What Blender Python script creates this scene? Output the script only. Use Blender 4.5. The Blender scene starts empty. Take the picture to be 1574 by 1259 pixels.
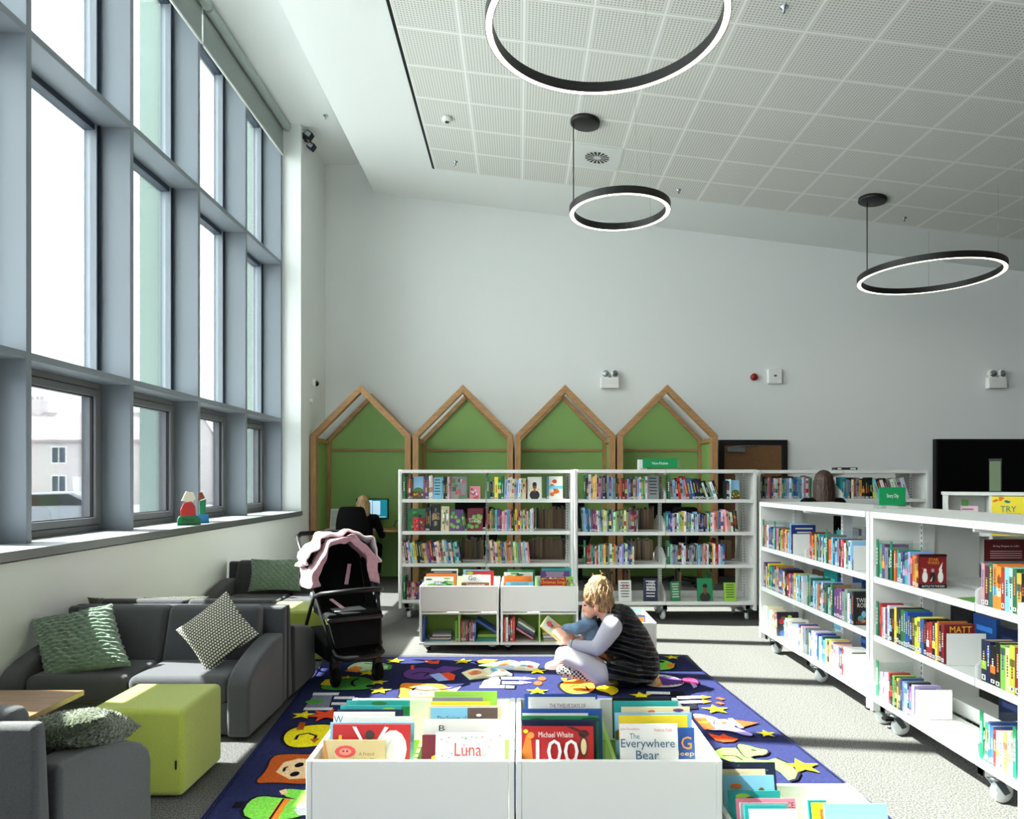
import bpy, bmesh, math, random
from mathutils import Vector, Matrix, Euler
R = math.radians
SC = bpy.context.scene
COL = SC.collection
# ---------------------------------------------------------------- camera
FPX, PX0, PY0, EYE = 1080.0, 797.0, 739.0, 1.45
cam_d = bpy.data.cameras.new('camera'); cam = bpy.data.objects.new('camera', cam_d); COL.objects.link(cam)
cam.location = (0, 0, EYE); cam.rotation_euler = (R(90), 0, 0)
cam_d.sensor_width = 36; cam_d.sensor_fit = 'HORIZONTAL'; cam_d.lens = 36*FPX/1574
cam_d.shift_x = -(PX0-787)/1574; cam_d.shift_y = (PY0-629.5)/1574
cam_d.clip_start = 0.05; cam_d.clip_end = 500
SC.camera = cam
SC.view_settings.view_transform = 'Standard'; SC.view_settings.look = 'None'
SC.view_settings.gamma = 1; SC.view_settings.exposure = 0.26; SC.view_settings.use_curve_mapping = False
# ---------------------------------------------------------------- sky and sun
W = bpy.data.worlds.new('sky'); SC.world = W; W.use_nodes = True
wn = W.node_tree; wn.nodes.clear()
wo = wn.nodes.new('ShaderNodeOutputWorld'); wb = wn.nodes.new('ShaderNodeBackground')
wt = wn.nodes.new('ShaderNodeTexCoord'); wz = wn.nodes.new('ShaderNodeTexNoise'); wr = wn.nodes.new('ShaderNodeValToRGB')
wz.inputs['Scale'].default_value = 2.2; wz.inputs['Detail'].default_value = 5
wr.color_ramp.elements[0].position = .35; wr.color_ramp.elements[0].color = (.84, .91, 1, 1)
wr.color_ramp.elements[1].position = .6; wr.color_ramp.elements[1].color = (1, 1, 1, 1)
wn.links.new(wt.outputs['Generated'], wz.inputs['Vector']); wn.links.new(wz.outputs['Fac'], wr.inputs['Fac'])
wn.links.new(wr.outputs['Color'], wb.inputs['Color']); wn.links.new(wb.outputs['Background'], wo.inputs['Surface'])
wb.inputs['Strength'].default_value = 7.3
sun_d = bpy.data.lights.new('sun', 'SUN'); sun = bpy.data.objects.new('sun', sun_d); COL.objects.link(sun)
sun_d.energy = 35.0; sun_d.angle = R(0.55); sun_d.color = (1, .965, .91)
sun.rotation_euler = Vector((1, -.134, -1.03)).to_track_quat('-Z', 'Y').to_euler()
sun.location = (-8, 6, 9)
po_d = bpy.data.lights.new('window_portal', 'AREA'); po = bpy.data.objects.new('window_portal', po_d); COL.objects.link(po)
po_d.shape = 'RECTANGLE'; po_d.size = 4.9; po_d.size_y = 11.2; po_d.cycles.is_portal = True
po.location = (-3.62, 3.9, 3.5); po.rotation_euler = Vector((1, 0, 0)).to_track_quat('-Z', 'Y').to_euler()
# ---------------------------------------------------------------- helpers
def lin(c):
    return tuple((x/12.92 if x <= .04045 else ((x+.055)/1.055)**2.4) for x in c[:3])
def P(px, py, Y):
    return Vector(((px-PX0)*Y/FPX, Y, EYE+(PY0-py)*Y/FPX))
def Fl(px, py, z=0.0):
    Y = (EYE-z)*FPX/(py-PY0); return Vector(((px-PX0)*Y/FPX, Y, z))
MATS = {}
def nodes_of(name):
    m = bpy.data.materials.new(name); m.use_nodes = True; nt = m.node_tree
    return m, nt, nt.nodes['Principled BSDF']
def mat(name, rgb=(.8,.8,.8), rough=.5, metal=0, spec=.5, bump=None, var=0, sheen=0, emis=None, estr=0, stretch=None, coat=0):
    if name in MATS: return MATS[name]
    m, nt, b = nodes_of(name)
    c = lin(rgb)
    b.inputs['Base Color'].default_value = (*c, 1); b.inputs['Roughness'].default_value = rough
    b.inputs['Metallic'].default_value = metal; b.inputs['Specular IOR Level'].default_value = spec
    if sheen: b.inputs['Sheen Weight'].default_value = sheen
    if coat: b.inputs['Coat Weight'].default_value = coat
    if emis: b.inputs['Emission Color'].default_value = (*lin(emis), 1); b.inputs['Emission Strength'].default_value = estr
    tc = nt.nodes.new('ShaderNodeTexCoord'); mp = nt.nodes.new('ShaderNodeMapping')
    nt.links.new(tc.outputs['Object'], mp.inputs['Vector'])
    if stretch: mp.inputs['Scale'].default_value = stretch
    if var:
        n = nt.nodes.new('ShaderNodeTexNoise'); n.inputs['Scale'].default_value = var[0]; n.inputs['Detail'].default_value = 4
        nt.links.new(mp.outputs['Vector'], n.inputs['Vector'])
        r = nt.nodes.new('ShaderNodeValToRGB'); r.color_ramp.elements[0].position = .3; r.color_ramp.elements[1].position = .7
        d = var[1]
        r.color_ramp.elements[0].color = (*[max(0, x*(1-d)) for x in c], 1); r.color_ramp.elements[1].color = (*[min(1, x*(1+d)) for x in c], 1)
        nt.links.new(n.outputs['Fac'], r.inputs['Fac']); nt.links.new(r.outputs['Color'], b.inputs['Base Color'])
    if bump:
        n2 = nt.nodes.new('ShaderNodeTexNoise'); n2.inputs['Scale'].default_value = bump[0]; n2.inputs['Detail'].default_value = 3
        nt.links.new(mp.outputs['Vector'], n2.inputs['Vector'])
        bm_ = nt.nodes.new('ShaderNodeBump'); bm_.inputs['Strength'].default_value = bump[1]; bm_.inputs['Distance'].default_value = bump[2] if len(bump) > 2 else .01
        nt.links.new(n2.outputs['Fac'], bm_.inputs['Height']); nt.links.new(bm_.outputs['Normal'], b.inputs['Normal'])
    MATS[name] = m; return m
def paint_mat():
    m, nt, b = nodes_of('printed_colour'); a = nt.nodes.new('ShaderNodeAttribute'); a.attribute_name = 'Col'
    nt.links.new(a.outputs['Color'], b.inputs['Base Color']); b.inputs['Roughness'].default_value = .38
    MATS['paint'] = m
paint_mat()
mat('white_metal', (.88,.885,.87), .35, bump=(60,.03))
mat('white_laminate', (.86,.87,.85), .4)
mat('plaster', (.90,.91,.905), .85, bump=(40,.05))
mat('grey_wall', (.50,.49,.48), .85, bump=(40,.05))  # for the unseen right and rear walls, greyed to cut bounced light
mat('plaster_edge', (.85,.86,.85), .8)
mat('alu', (.50,.53,.565), .45, metal=.15, spec=.4)
mat('alu_dark', (.20,.24,.30), .4, metal=.2)
mat('casement', (.38,.385,.40), .5)
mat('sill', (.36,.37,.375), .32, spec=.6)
mat('sill_top_sheen', (.60,.63,.62), .3)  # grey sill made lighter on top: its reflection is painted as colour
mat('blind', (.58,.61,.595), .85, bump=(300,.1))
mat('blind_tube', (.63,.67,.655), .6)
mat('black', (.03,.03,.032), .5, spec=.3)
mat('black_soft', (.028,.028,.03), .9, spec=.2, bump=(200,.2,.003))
mat('black_gloss', (.02,.02,.024), .18)
mat('screen', (.008,.008,.009), .5, spec=.15)
mat('dark_metal', (.12,.12,.125), .45, metal=.3)
mat('chrome', (.70,.74,.76), .25, metal=.9)
mat('rubber', (.88,.90,.90), .4)
mat('slot', (.25,.25,.25), .7)
mat('oak', (.66,.50,.33), .5, var=(6,.22), stretch=(6,6,.9))
mat('oak_h', (.66,.50,.33), .5, var=(6,.22), stretch=(.9,6,6))
mat('walnut', (.50,.36,.24), .4, var=(7,.18), stretch=(9,1.2,9))
mat('table_wood', (.56,.43,.31), .3, var=(5,.2), stretch=(1,9,9))
mat('booth_green', (.54,.69,.39), .5)
mat('crate_green', (.60,.76,.34), .5)
mat('sofa_grey', (.275,.28,.292), .95, var=(260,.25), bump=(420,.5,.004), sheen=.2)
mat('sofa_dark', (.21,.213,.222), .95, var=(260,.25), bump=(420,.5,.004), sheen=.2)
mat('lime', (.62,.66,.26), .95, var=(220,.14), bump=(380,.4,.004), sheen=.3)
mat('sage', (.49,.59,.50), 1, var=(45,.18), bump=(90,.9,.012), sheen=.5)
mat('moss', (.21,.26,.13), 1, var=(90,.5), bump=(110,1,.02), sheen=.4)
mat('pink_cloth', (.80,.62,.66), .9, var=(9,.12), bump=(30,.6,.02), sheen=.4)
mat('skin', (.85,.63,.53), .55, var=(12,.05)); MATS['skin'].node_tree.nodes['Principled BSDF'].inputs['Subsurface Weight'].default_value = .08
mat('hair_blonde', (.70,.57,.40), .5, var=(40,.45), bump=(60,.9,.012), stretch=(1,1,.3))
mat('hair_brown', (.22,.13,.09), .5, var=(40,.4), bump=(60,.9,.012), stretch=(1,1,.3))
mat('lilac_knit', (.66,.65,.69), .9, bump=(150,.3,.004))
mat('denim', (.42,.53,.64), .9, var=(14,.3), bump=(30,.6,.02))
mat('pages', (.83,.76,.62), .9)
mat('page_old', (.52,.42,.31), .9)
mat('clear', (.85,.92,.88), .1)
mat('white_plastic', (.92,.92,.91), .35)
mat('grass', (.33,.40,.22), .95)
mat('asphalt', (.55,.56,.57), .95)
mat('render_wall', (.80,.77,.76), .95)
mat('roof_tile', (.66,.62,.63), .9)
mat('column_out', (.56,.63,.60), .7)
def glass_mat(name, tint, refl, veil=0, veilc=(.8,.85,.85)):
    m, nt, b = nodes_of(name); nt.nodes.remove(b); out = nt.nodes['Material Output']
    tr = nt.nodes.new('ShaderNodeBsdfTransparent'); tr.inputs['Color'].default_value = (*tint, 1)
    gl = nt.nodes.new('ShaderNodeBsdfGlossy'); gl.inputs['Roughness'].default_value = .02
    fr = nt.nodes.new('ShaderNodeFresnel'); fr.inputs['IOR'].default_value = 1.3
    mu = nt.nodes.new('ShaderNodeMath'); mu.operation = 'MULTIPLY'; mu.inputs[1].default_value = refl
    mx = nt.nodes.new('ShaderNodeMixShader')
    nt.links.new(fr.outputs['Fac'], mu.inputs[0]); nt.links.new(mu.outputs[0], mx.inputs['Fac'])
    nt.links.new(tr.outputs[0], mx.inputs[1]); nt.links.new(gl.outputs[0], mx.inputs[2])
    last = mx
    if veil:
        df = nt.nodes.new('ShaderNodeBsdfDiffuse'); df.inputs['Color'].default_value = (*veilc, 1)
        m2 = nt.nodes.new('ShaderNodeMixShader'); m2.inputs['Fac'].default_value = veil
        nt.links.new(mx.outputs[0], m2.inputs[1]); nt.links.new(df.outputs[0], m2.inputs[2]); last = m2
    nt.links.new(last.outputs[0], out.inputs['Surface']); MATS[name] = m
glass_mat('glass', (.93,.97,.95), .8)
glass_mat('glass_low', (.80,.83,.84), .8)
glass_mat('acrylic', (.95,.98,.97), .8, .03)

class MB:
    def __init__(s): s.v = []; s.f = []; s.m = []; s.c = []; s.s = []; s.T = None
    def add(s, vs, fs, m='white_metal', c=None, smooth=False):
        n = len(s.v)
        if s.T is not None: vs = [s.T @ Vector(v) for v in vs]
        s.v += [tuple(v) for v in vs]
        for f in fs: s.f.append([n+i for i in f]); s.m.append('paint' if c is not None else m); s.c.append(c or (.5,.5,.5)); s.s.append(smooth)
    def box(s, x0, x1, y0, y1, z0, z1, m='white_metal', c=None, T=None):
        vs = [(x0,y0,z0),(x1,y0,z0),(x1,y1,z0),(x0,y1,z0),(x0,y0,z1),(x1,y0,z1),(x1,y1,z1),(x0,y1,z1)]
        if T is not None: vs = [T @ Vector(v) for v in vs]
        s.add(vs, [(0,3,2,1),(4,5,6,7),(0,1,5,4),(1,2,6,5),(2,3,7,6),(3,0,4,7)], m, c); return s
    def bar(s, a, b, w, h, m='white_metal', c=None, up=(0,0,1)):
        a = Vector(a); b = Vector(b); d = (b-a).normalized(); u = Vector(up)
        if abs(d.dot(u)) > .99: u = Vector((0,1,0))
        r = d.cross(u).normalized(); u = r.cross(d).normalized()
        vs = [p+r*w/2*sx+u*h/2*sz for p in (a, b) for sx, sz in ((-1,-1),(1,-1),(1,1),(-1,1))]
        s.add(vs, [(0,3,2,1)[::-1],(4,5,6,7)[::-1],(0,1,5,4)[::-1],(1,2,6,5)[::-1],(2,3,7,6)[::-1],(3,0,4,7)[::-1]], m, c); return s
    def tube(s, pts, r, m='white_metal', c=None, n=10, closed=False, cap=True):
        pts = [Vector(p) for p in pts]; N = len(pts); rs = r if isinstance(r, (list, tuple)) else [r]*N
        rings = []; prev = None
        for i, p in enumerate(pts):
            if closed: d = pts[(i+1) % N]-pts[i-1]
            else: d = pts[min(i+1, N-1)]-pts[max(i-1, 0)]
            d.normalize()
            if prev is None: u = Vector((0,0,1)) if abs(d.z) < .9 else Vector((1,0,0)); u = (u-d*u.dot(d)).normalized()
            else: u = (prev-d*prev.dot(d)).normalized()
            prev = u; w = d.cross(u)
            rings.append([p+(u*math.cos(2*math.pi*k/n)+w*math.sin(2*math.pi*k/n))*rs[i] for k in range(n)])
        vs = [v for g in rings for v in g]; fs = []
        for i in range(N if closed else N-1):
            a = i*n; b = ((i+1) % N)*n
            for k in range(n): fs.append((a+k, a+(k+1) % n, b+(k+1) % n, b+k))
        if not closed and cap: fs.append(tuple(range(n))[::-1]); fs.append(tuple((N-1)*n+k for k in range(n)))
        s.add(vs, fs, m, c, True); return s
    def lathe(s, prof, o=(0,0,0), m='white_metal', c=None, n=20, axis='z'):
        vs = []; N = len(prof)
        for r, h in prof:
            for k in range(n):
                a = 2*math.pi*k/n; q = (r*math.cos(a), r*math.sin(a), h)
                if axis == 'x': q = (h, q[0], q[1])
                if axis == 'y': q = (q[0], h, q[1])
                vs.append((q[0]+o[0], q[1]+o[1], q[2]+o[2]))
        fs = [(i*n+k, i*n+(k+1) % n, (i+1)*n+(k+1) % n, (i+1)*n+k) for i in range(N-1) for k in range(n)]
        fs += [tuple(range(n))[::-1], tuple((N-1)*n+k for k in range(n))]
        s.add(vs, fs, m, c, True); return s
    def ell(s, o, rad, m='white_metal', c=None, n=16, k=10, rot=None):
        vs = []; fs = []
        for i in range(k+1):
            t = math.pi*i/k
            for j in range(n):
                a = 2*math.pi*j/n; q = Vector((rad[0]*math.sin(t)*math.cos(a), rad[1]*math.sin(t)*math.sin(a), rad[2]*math.cos(t)))
                if rot is not None: q = rot @ q
                vs.append(q+Vector(o))
        for i in range(k):
            for j in range(n): fs.append((i*n+j, (i+1)*n+j, (i+1)*n+(j+1) % n, i*n+(j+1) % n))
        s.add(vs, fs, m, c, True); return s
    def cap(s, a, ra, b, rb, m='white_metal', n=14):          # tapered limb with rounded ends
        a = Vector(a); b = Vector(b); q = (b-a).to_track_quat('Z', 'Y'); L = (b-a).length
        prof = [(max(1e-4, ra*math.sin(t)), -ra*math.cos(t)) for t in [math.pi/2*i/5 for i in range(6)]]
        prof += [(max(1e-4, rb*math.cos(t)), L+rb*math.sin(t)) for t in [math.pi/2*i/5 for i in range(6)]]
        vs = []; N = len(prof)
        for r, h in prof:
            for k in range(n):
                t = 2*math.pi*k/n; vs.append(a+q @ Vector((r*math.cos(t), r*math.sin(t), h)))
        fs = [(i*n+k, i*n+(k+1) % n, (i+1)*n+(k+1) % n, (i+1)*n+k) for i in range(N-1) for k in range(n)]
        fs += [tuple(range(n))[::-1], tuple((N-1)*n+k for k in range(n))]
        s.add(vs, fs, m, None, True); return s
    def ext(s, pts, d, m='white_metal', c=None, smooth=False):   # extrude a planar outline along d
        pts = [Vector(p) for p in pts]; n = len(pts); d = Vector(d)
        nrm = Vector((0,0,0))
        for i in range(n): nrm += pts[i].cross(pts[(i+1) % n])
        if nrm.dot(d) < 0: pts = pts[::-1]
        vs = pts+[p+d for p in pts]
        s.add(vs, [tuple(range(n))[::-1], tuple(range(n, 2*n))]+[(i, (i+1) % n, n+(i+1) % n, n+i) for i in range(n)], m, c, smooth); return s
    def flat(s, pts, c=None, m='paint'):
        s.add(pts, [tuple(range(len(pts)))], m, c); return s
    def build(s, name, parent=None, bevel=0, sub=0, loc=None, rot=None, seg=2, remesh=0, smooth_it=0):
        me = bpy.data.meshes.new(name); me.from_pydata(s.v, [], s.f)
        names = list(dict.fromkeys(s.m)); idx = {n: i for i, n in enumerate(names)}
        for n in names: me.materials.append(MATS[n])
        me.polygons.foreach_set('material_index', [idx[n] for n in s.m]); me.polygons.foreach_set('use_smooth', s.s)
        if 'paint' in idx:
            at = me.color_attributes.new('Col', 'FLOAT_COLOR', 'CORNER'); buf = []
            for f, c in zip(s.f, s.c): buf += [*lin(c), 1.0]*len(f)
            at.data.foreach_set('color', buf)
        me.update()
        o = bpy.data.objects.new(name, me); COL.objects.link(o)
        if parent is not None: o.parent = parent
        if loc is not None: o.location = loc
        if rot is not None: o.rotation_euler = rot
        if remesh:
            md = o.modifiers.new('remesh', 'REMESH'); md.mode = 'VOXEL'; md.voxel_size = remesh; md.use_smooth_shade = True
            if smooth_it: ms = o.modifiers.new('smooth', 'SMOOTH'); ms.iterations = smooth_it; ms.factor = .5
        if bevel:
            md = o.modifiers.new('bevel', 'BEVEL'); md.width = bevel; md.segments = seg; md.limit_method = 'ANGLE'; md.angle_limit = R(35)
            for p in me.polygons: p.use_smooth = True
            o.modifiers.new('wn', 'WEIGHTED_NORMAL')
        if sub: md = o.modifiers.new('sub', 'SUBSURF'); md.levels = sub; md.render_levels = sub
        return o
def tag(o, label, cat, group=None, kind=None):
    if label: o['label'] = label
    if cat: o['category'] = cat
    if group: o['group'] = group
    if kind: o['kind'] = kind
    return o
def struct(o): o['kind'] = 'structure'; return o
def empty(name, loc=(0,0,0), rz=0, rot=None):
    o = bpy.data.objects.new(name, None); COL.objects.link(o); o.location = loc
    o.rotation_euler = rot if rot else (0, 0, rz); o.empty_display_size = .1
    return o
def copy_tree(o, parent=None):
    c = o.copy(); COL.objects.link(c); c.parent = parent
    for ch in list(o.children): copy_tree(ch, c)
    return c
def text(body, name, parent, T, w=None, h=None, c=(1,1,1), ext=.0006, align='CENTER', m=None, spacing=1.0):
    """flat lettering, fitted to w (and h), lying in the local x-z plane facing -y, then moved by T"""
    cu = bpy.data.curves.new(name, 'FONT'); cu.body = body; cu.align_x = align; cu.size = 1; cu.space_line = .8*spacing; cu.resolution_u = 2
    ob = bpy.data.objects.new('t', cu); me = bpy.data.meshes.new_from_object(ob)
    bpy.data.objects.remove(ob); bpy.data.curves.remove(cu)
    xs = [v.co.x for v in me.vertices]; ys = [v.co.y for v in me.vertices]
    x0, x1, y0, y1 = min(xs), max(xs), min(ys), max(ys)
    sx = w/(x1-x0) if w else None; sy = h/(y1-y0) if h else None
    if sx is None: sx = sy
    if sy is None: sy = sx
    for v in me.vertices: v.co = T @ Vector(((v.co.x-(x0+x1)/2)*sx, -ext, (v.co.y-(y0+y1)/2)*sy))
    me.name = name
    for p in me.polygons: p.use_smooth = False
    if m: me.materials.clear(); me.materials.append(MATS[m])
    else:
        me.materials.clear(); me.materials.append(MATS['paint'])
        at = me.color_attributes.new('Col', 'FLOAT_COLOR', 'CORNER')
        at.data.foreach_set('color', [*lin(c), 1.0]*len(me.loops))
    o = bpy.data.objects.new(name, me); COL.objects.link(o); o.parent = parent
    return o
I4 = Matrix.Identity(4)
def TR(x, y, z): return Matrix.Translation((x, y, z))  # darker roots, with the shaded underside of the hair put into the colour
def RX(a): return Matrix.Rotation(R(a), 4, 'X')
def RY(a): return Matrix.Rotation(R(a), 4, 'Y')
def RZ(a): return Matrix.Rotation(R(a), 4, 'Z')
# ================================================================ ROOM
def carpet_mat():
    m, nt, b = nodes_of('carpet'); L = nt.links
    tc = nt.nodes.new('ShaderNodeTexCoord'); n = nt.nodes.new('ShaderNodeTexNoise'); n.inputs['Scale'].default_value = 135; n.inputs['Detail'].default_value = 3
    r = nt.nodes.new('ShaderNodeValToRGB'); r.color_ramp.elements[0].position = .38; r.color_ramp.elements[1].position = .64
    r.color_ramp.elements[0].color = (.048,.047,.045,1); r.color_ramp.elements[1].color = (.165,.163,.157,1)
    L.new(tc.outputs['Object'], n.inputs['Vector']); L.new(n.outputs['Fac'], r.inputs['Fac']); L.new(r.outputs['Color'], b.inputs['Base Color'])
    bp = nt.nodes.new('ShaderNodeBump'); bp.inputs['Strength'].default_value = .6; bp.inputs['Distance'].default_value = .004
    L.new(n.outputs['Fac'], bp.inputs['Height']); L.new(bp.outputs['Normal'], b.inputs['Normal']); b.inputs['Roughness'].default_value = 1
    b.inputs['Specular IOR Level'].default_value = .1; MATS['carpet'] = m
carpet_mat()
def rug_mat():
    m, nt, b = nodes_of('rug_pile'); L = nt.links
    a = nt.nodes.new('ShaderNodeAttribute'); a.attribute_name = 'Col'
    tc = nt.nodes.new('ShaderNodeTexCoord'); n = nt.nodes.new('ShaderNodeTexNoise'); n.inputs['Scale'].default_value = 130; n.inputs['Detail'].default_value = 3
    r = nt.nodes.new('ShaderNodeValToRGB'); r.color_ramp.elements[0].position = .3; r.color_ramp.elements[1].position = .7
    r.color_ramp.elements[0].color = (.7,.7,.7,1); r.color_ramp.elements[1].color = (1.25,1.25,1.25,1)
    mx = nt.nodes.new('ShaderNodeMix'); mx.data_type = 'RGBA'; mx.blend_type = 'MULTIPLY'; mx.inputs['Factor'].default_value = 1
    L.new(tc.outputs['Object'], n.inputs['Vector']); L.new(n.outputs['Fac'], r.inputs['Fac'])
    L.new(a.outputs['Color'], mx.inputs['A']); L.new(r.outputs['Color'], mx.inputs['B']); L.new(mx.outputs['Result'], b.inputs['Base Color'])
    bp = nt.nodes.new('ShaderNodeBump'); bp.inputs['Strength'].default_value = .7; bp.inputs['Distance'].default_value = .004
    L.new(n.outputs['Fac'], bp.inputs['Height']); L.new(bp.outputs['Normal'], b.inputs['Normal']); b.inputs['Roughness'].default_value = 1
    b.inputs['Specular IOR Level'].default_value = .1; MATS['rug'] = m
rug_mat()
def tile_mat():
    m, nt, b = nodes_of('perforated_tile'); L = nt.links
    uv = nt.nodes.new('ShaderNodeUVMap'); sp = nt.nodes.new('ShaderNodeSeparateXYZ'); L.new(uv.outputs['UV'], sp.inputs[0])
    def mth(op, a, bb=None, clamp=False):
        n = nt.nodes.new('ShaderNodeMath'); n.operation = op; n.use_clamp = clamp
        for i, q in enumerate((a, bb)):
            if q is None: continue
            if isinstance(q, (int, float)): n.inputs[i].default_value = q
            else: L.new(q, n.inputs[i])
        return n.outputs[0]
    def dist(ax, scale):     # distance from the cell's edge, 0..0.5
        f = mth('FRACT', mth('MULTIPLY', ax, scale)); return mth('SUBTRACT', .5, mth('ABSOLUTE', mth('SUBTRACT', f, .5)))
    u, v = sp.outputs[0], sp.outputs[1]
    eu, ev = dist(u, 1), dist(v, 1); edge = mth('MINIMUM', eu, ev)
    line = mth('LESS_THAN', edge, .022); rim = mth('GREATER_THAN', edge, .062)
    N = 20
    du = mth('SUBTRACT', mth('FRACT', mth('MULTIPLY', u, N)), .5); dv = mth('SUBTRACT', mth('FRACT', mth('MULTIPLY', v, N)), .5)
    rr = mth('SQRT', mth('ADD', mth('MULTIPLY', du, du), mth('MULTIPLY', dv, dv)))
    dot = mth('MULTIPLY', mth('LESS_THAN', rr, .27), rim)
    seam = mth('MULTIPLY', mth('LESS_THAN', edge, .028), mth('GREATER_THAN', edge, .020))
    m1 = nt.nodes.new('ShaderNodeMix'); m1.data_type = 'RGBA'; m1.inputs['A'].default_value = (.74,.74,.70,1); m1.inputs['B'].default_value = (.38,.38,.355,1); L.new(dot, m1.inputs['Factor'])
    m2 = nt.nodes.new('ShaderNodeMix'); m2.data_type = 'RGBA'; m2.inputs['B'].default_value = (.88,.88,.85,1); L.new(m1.outputs['Result'], m2.inputs['A']); L.new(line, m2.inputs['Factor'])
    m3 = nt.nodes.new('ShaderNodeMix'); m3.data_type = 'RGBA'; m3.inputs['B'].default_value = (.55,.55,.53,1); L.new(m2.outputs['Result'], m3.inputs['A']); L.new(seam, m3.inputs['Factor'])
    L.new(m3.outputs['Result'], b.inputs['Base Color']); b.inputs['Roughness'].default_value = .85; MATS['tile'] = m
tile_mat()

XW, XM, XG = -2.94, -3.19, -3.48       # wall face, mullion front, glass
YB, YR, XR, YF = 10.7, 9.492, 13.0, -5.0   # back wall, window reveal, right wall, wall behind the camera
ZS = 6.265
def zc(x): return 5.565-.1215*x
struct(MB().box(XW-.7, XR+.1, YF-.1, YB+.1, -.12, 0, 'carpet').build('floor'))
# back wall follows the sloped ceiling
w = MB(); w.ext([(XW-.7,YB,-.1),(XR+.1,YB,-.1),(XR+.1,YB,zc(XR)+.2),(-2.19,YB,zc(-2.19)+.2),(-2.19,YB,ZS+.1),(XW-.7,YB,ZS+.1)], (0,.15,0), 'plaster')
struct(w.build('wall_back'))
w = MB(); w.ext([(XW-.7,YF,-.1),(XR+.1,YF,-.1),(XR+.1,YF,zc(XR)+.2),(-2.19,YF,zc(-2.19)+.2),(-2.19,YF,ZS+.1),(XW-.7,YF,ZS+.1)], (0,-.15,0), 'grey_wall')
struct(w.build('wall_rear'))
struct(MB().box(XR, XR+.15, YF-.1, YB+.1, -.1, 4.4, 'grey_wall').build('wall_right'))
w = MB(); w.box(XW-.66, XW, YF, YR, -.1, .975, 'plaster'); w.box(XW-.66, XW, YR, YB, -.1, ZS+.1, 'plaster')
w.box(XW-.66, XM-.04, YF, YR, 6.215, ZS+.1, 'plaster')
struct(w.build('wall_left'))
# ceiling: flat strip over the windows, bulkhead edge, sloped plaster, tiled field
c = MB(); c.box(XM-.3, -2.19, YF, YB, ZS, ZS+.1, 'plaster')
c.ext([(-2.19,YF,zc(-2.19)),(-2.19,YF,ZS+.1),(-2.1,YF,ZS+.1),(XR+.1,YF,zc(XR)+.12),(XR+.1,YF,zc(XR))], (0,YB-YF,0), 'plaster')
struct(c.build('ceiling'))
TX, TY, TS = -1.14, 9.56, .6
c = MB(); cs = math.cos(math.atan(.1215)); x1 = XR-.02; y0 = YF+.02; e = .012
c.add([(TX,TY,zc(TX)-e),(x1,TY,zc(x1)-e),(x1,y0,zc(x1)-e),(TX,y0,zc(TX)-e)], [(0,1,2,3)], 'tile')
c.add([(TX-.035,TY,zc(TX-.035)-.004),(TX,TY,zc(TX)-.004),(TX,y0,zc(TX)-.004),(TX-.035,y0,zc(TX-.035)-.004)], [(0,1,2,3)], 'black')
c.add([(TX-.03,TY+.02,zc(TX-.03)-.004),(x1,TY+.02,zc(x1)-.004),(x1,TY,zc(x1)-.004),(TX-.03,TY,zc(TX-.03)-.004)], [(0,1,2,3)], 'slot')
c.add([(TX,TY,zc(TX)-e),(TX,y0,zc(TX)-e),(TX,y0,zc(TX)),(TX,TY,zc(TX))], [(0,1,2,3)], 'plaster_edge')
o = struct(c.build('ceiling_tiles')); me = o.data; uvl = me.uv_layers.new(name='UVMap')
for lp in me.loops:
    v = me.vertices[lp.vertex_index].co; uvl.data[lp.index].uv = ((v.x-TX)/cs/TS, (TY-v.y)/TS)
# window sill
s = MB(); s.box(XG-.1, XW+.025, YF, YR, .985, 1.04, 'sill'); s.box(XG-.1, XW+.024, YF, YR, 1.04, 1.043, 'sill_top_sheen'); struct(s.build('trim_1', bevel=.003))
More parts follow.
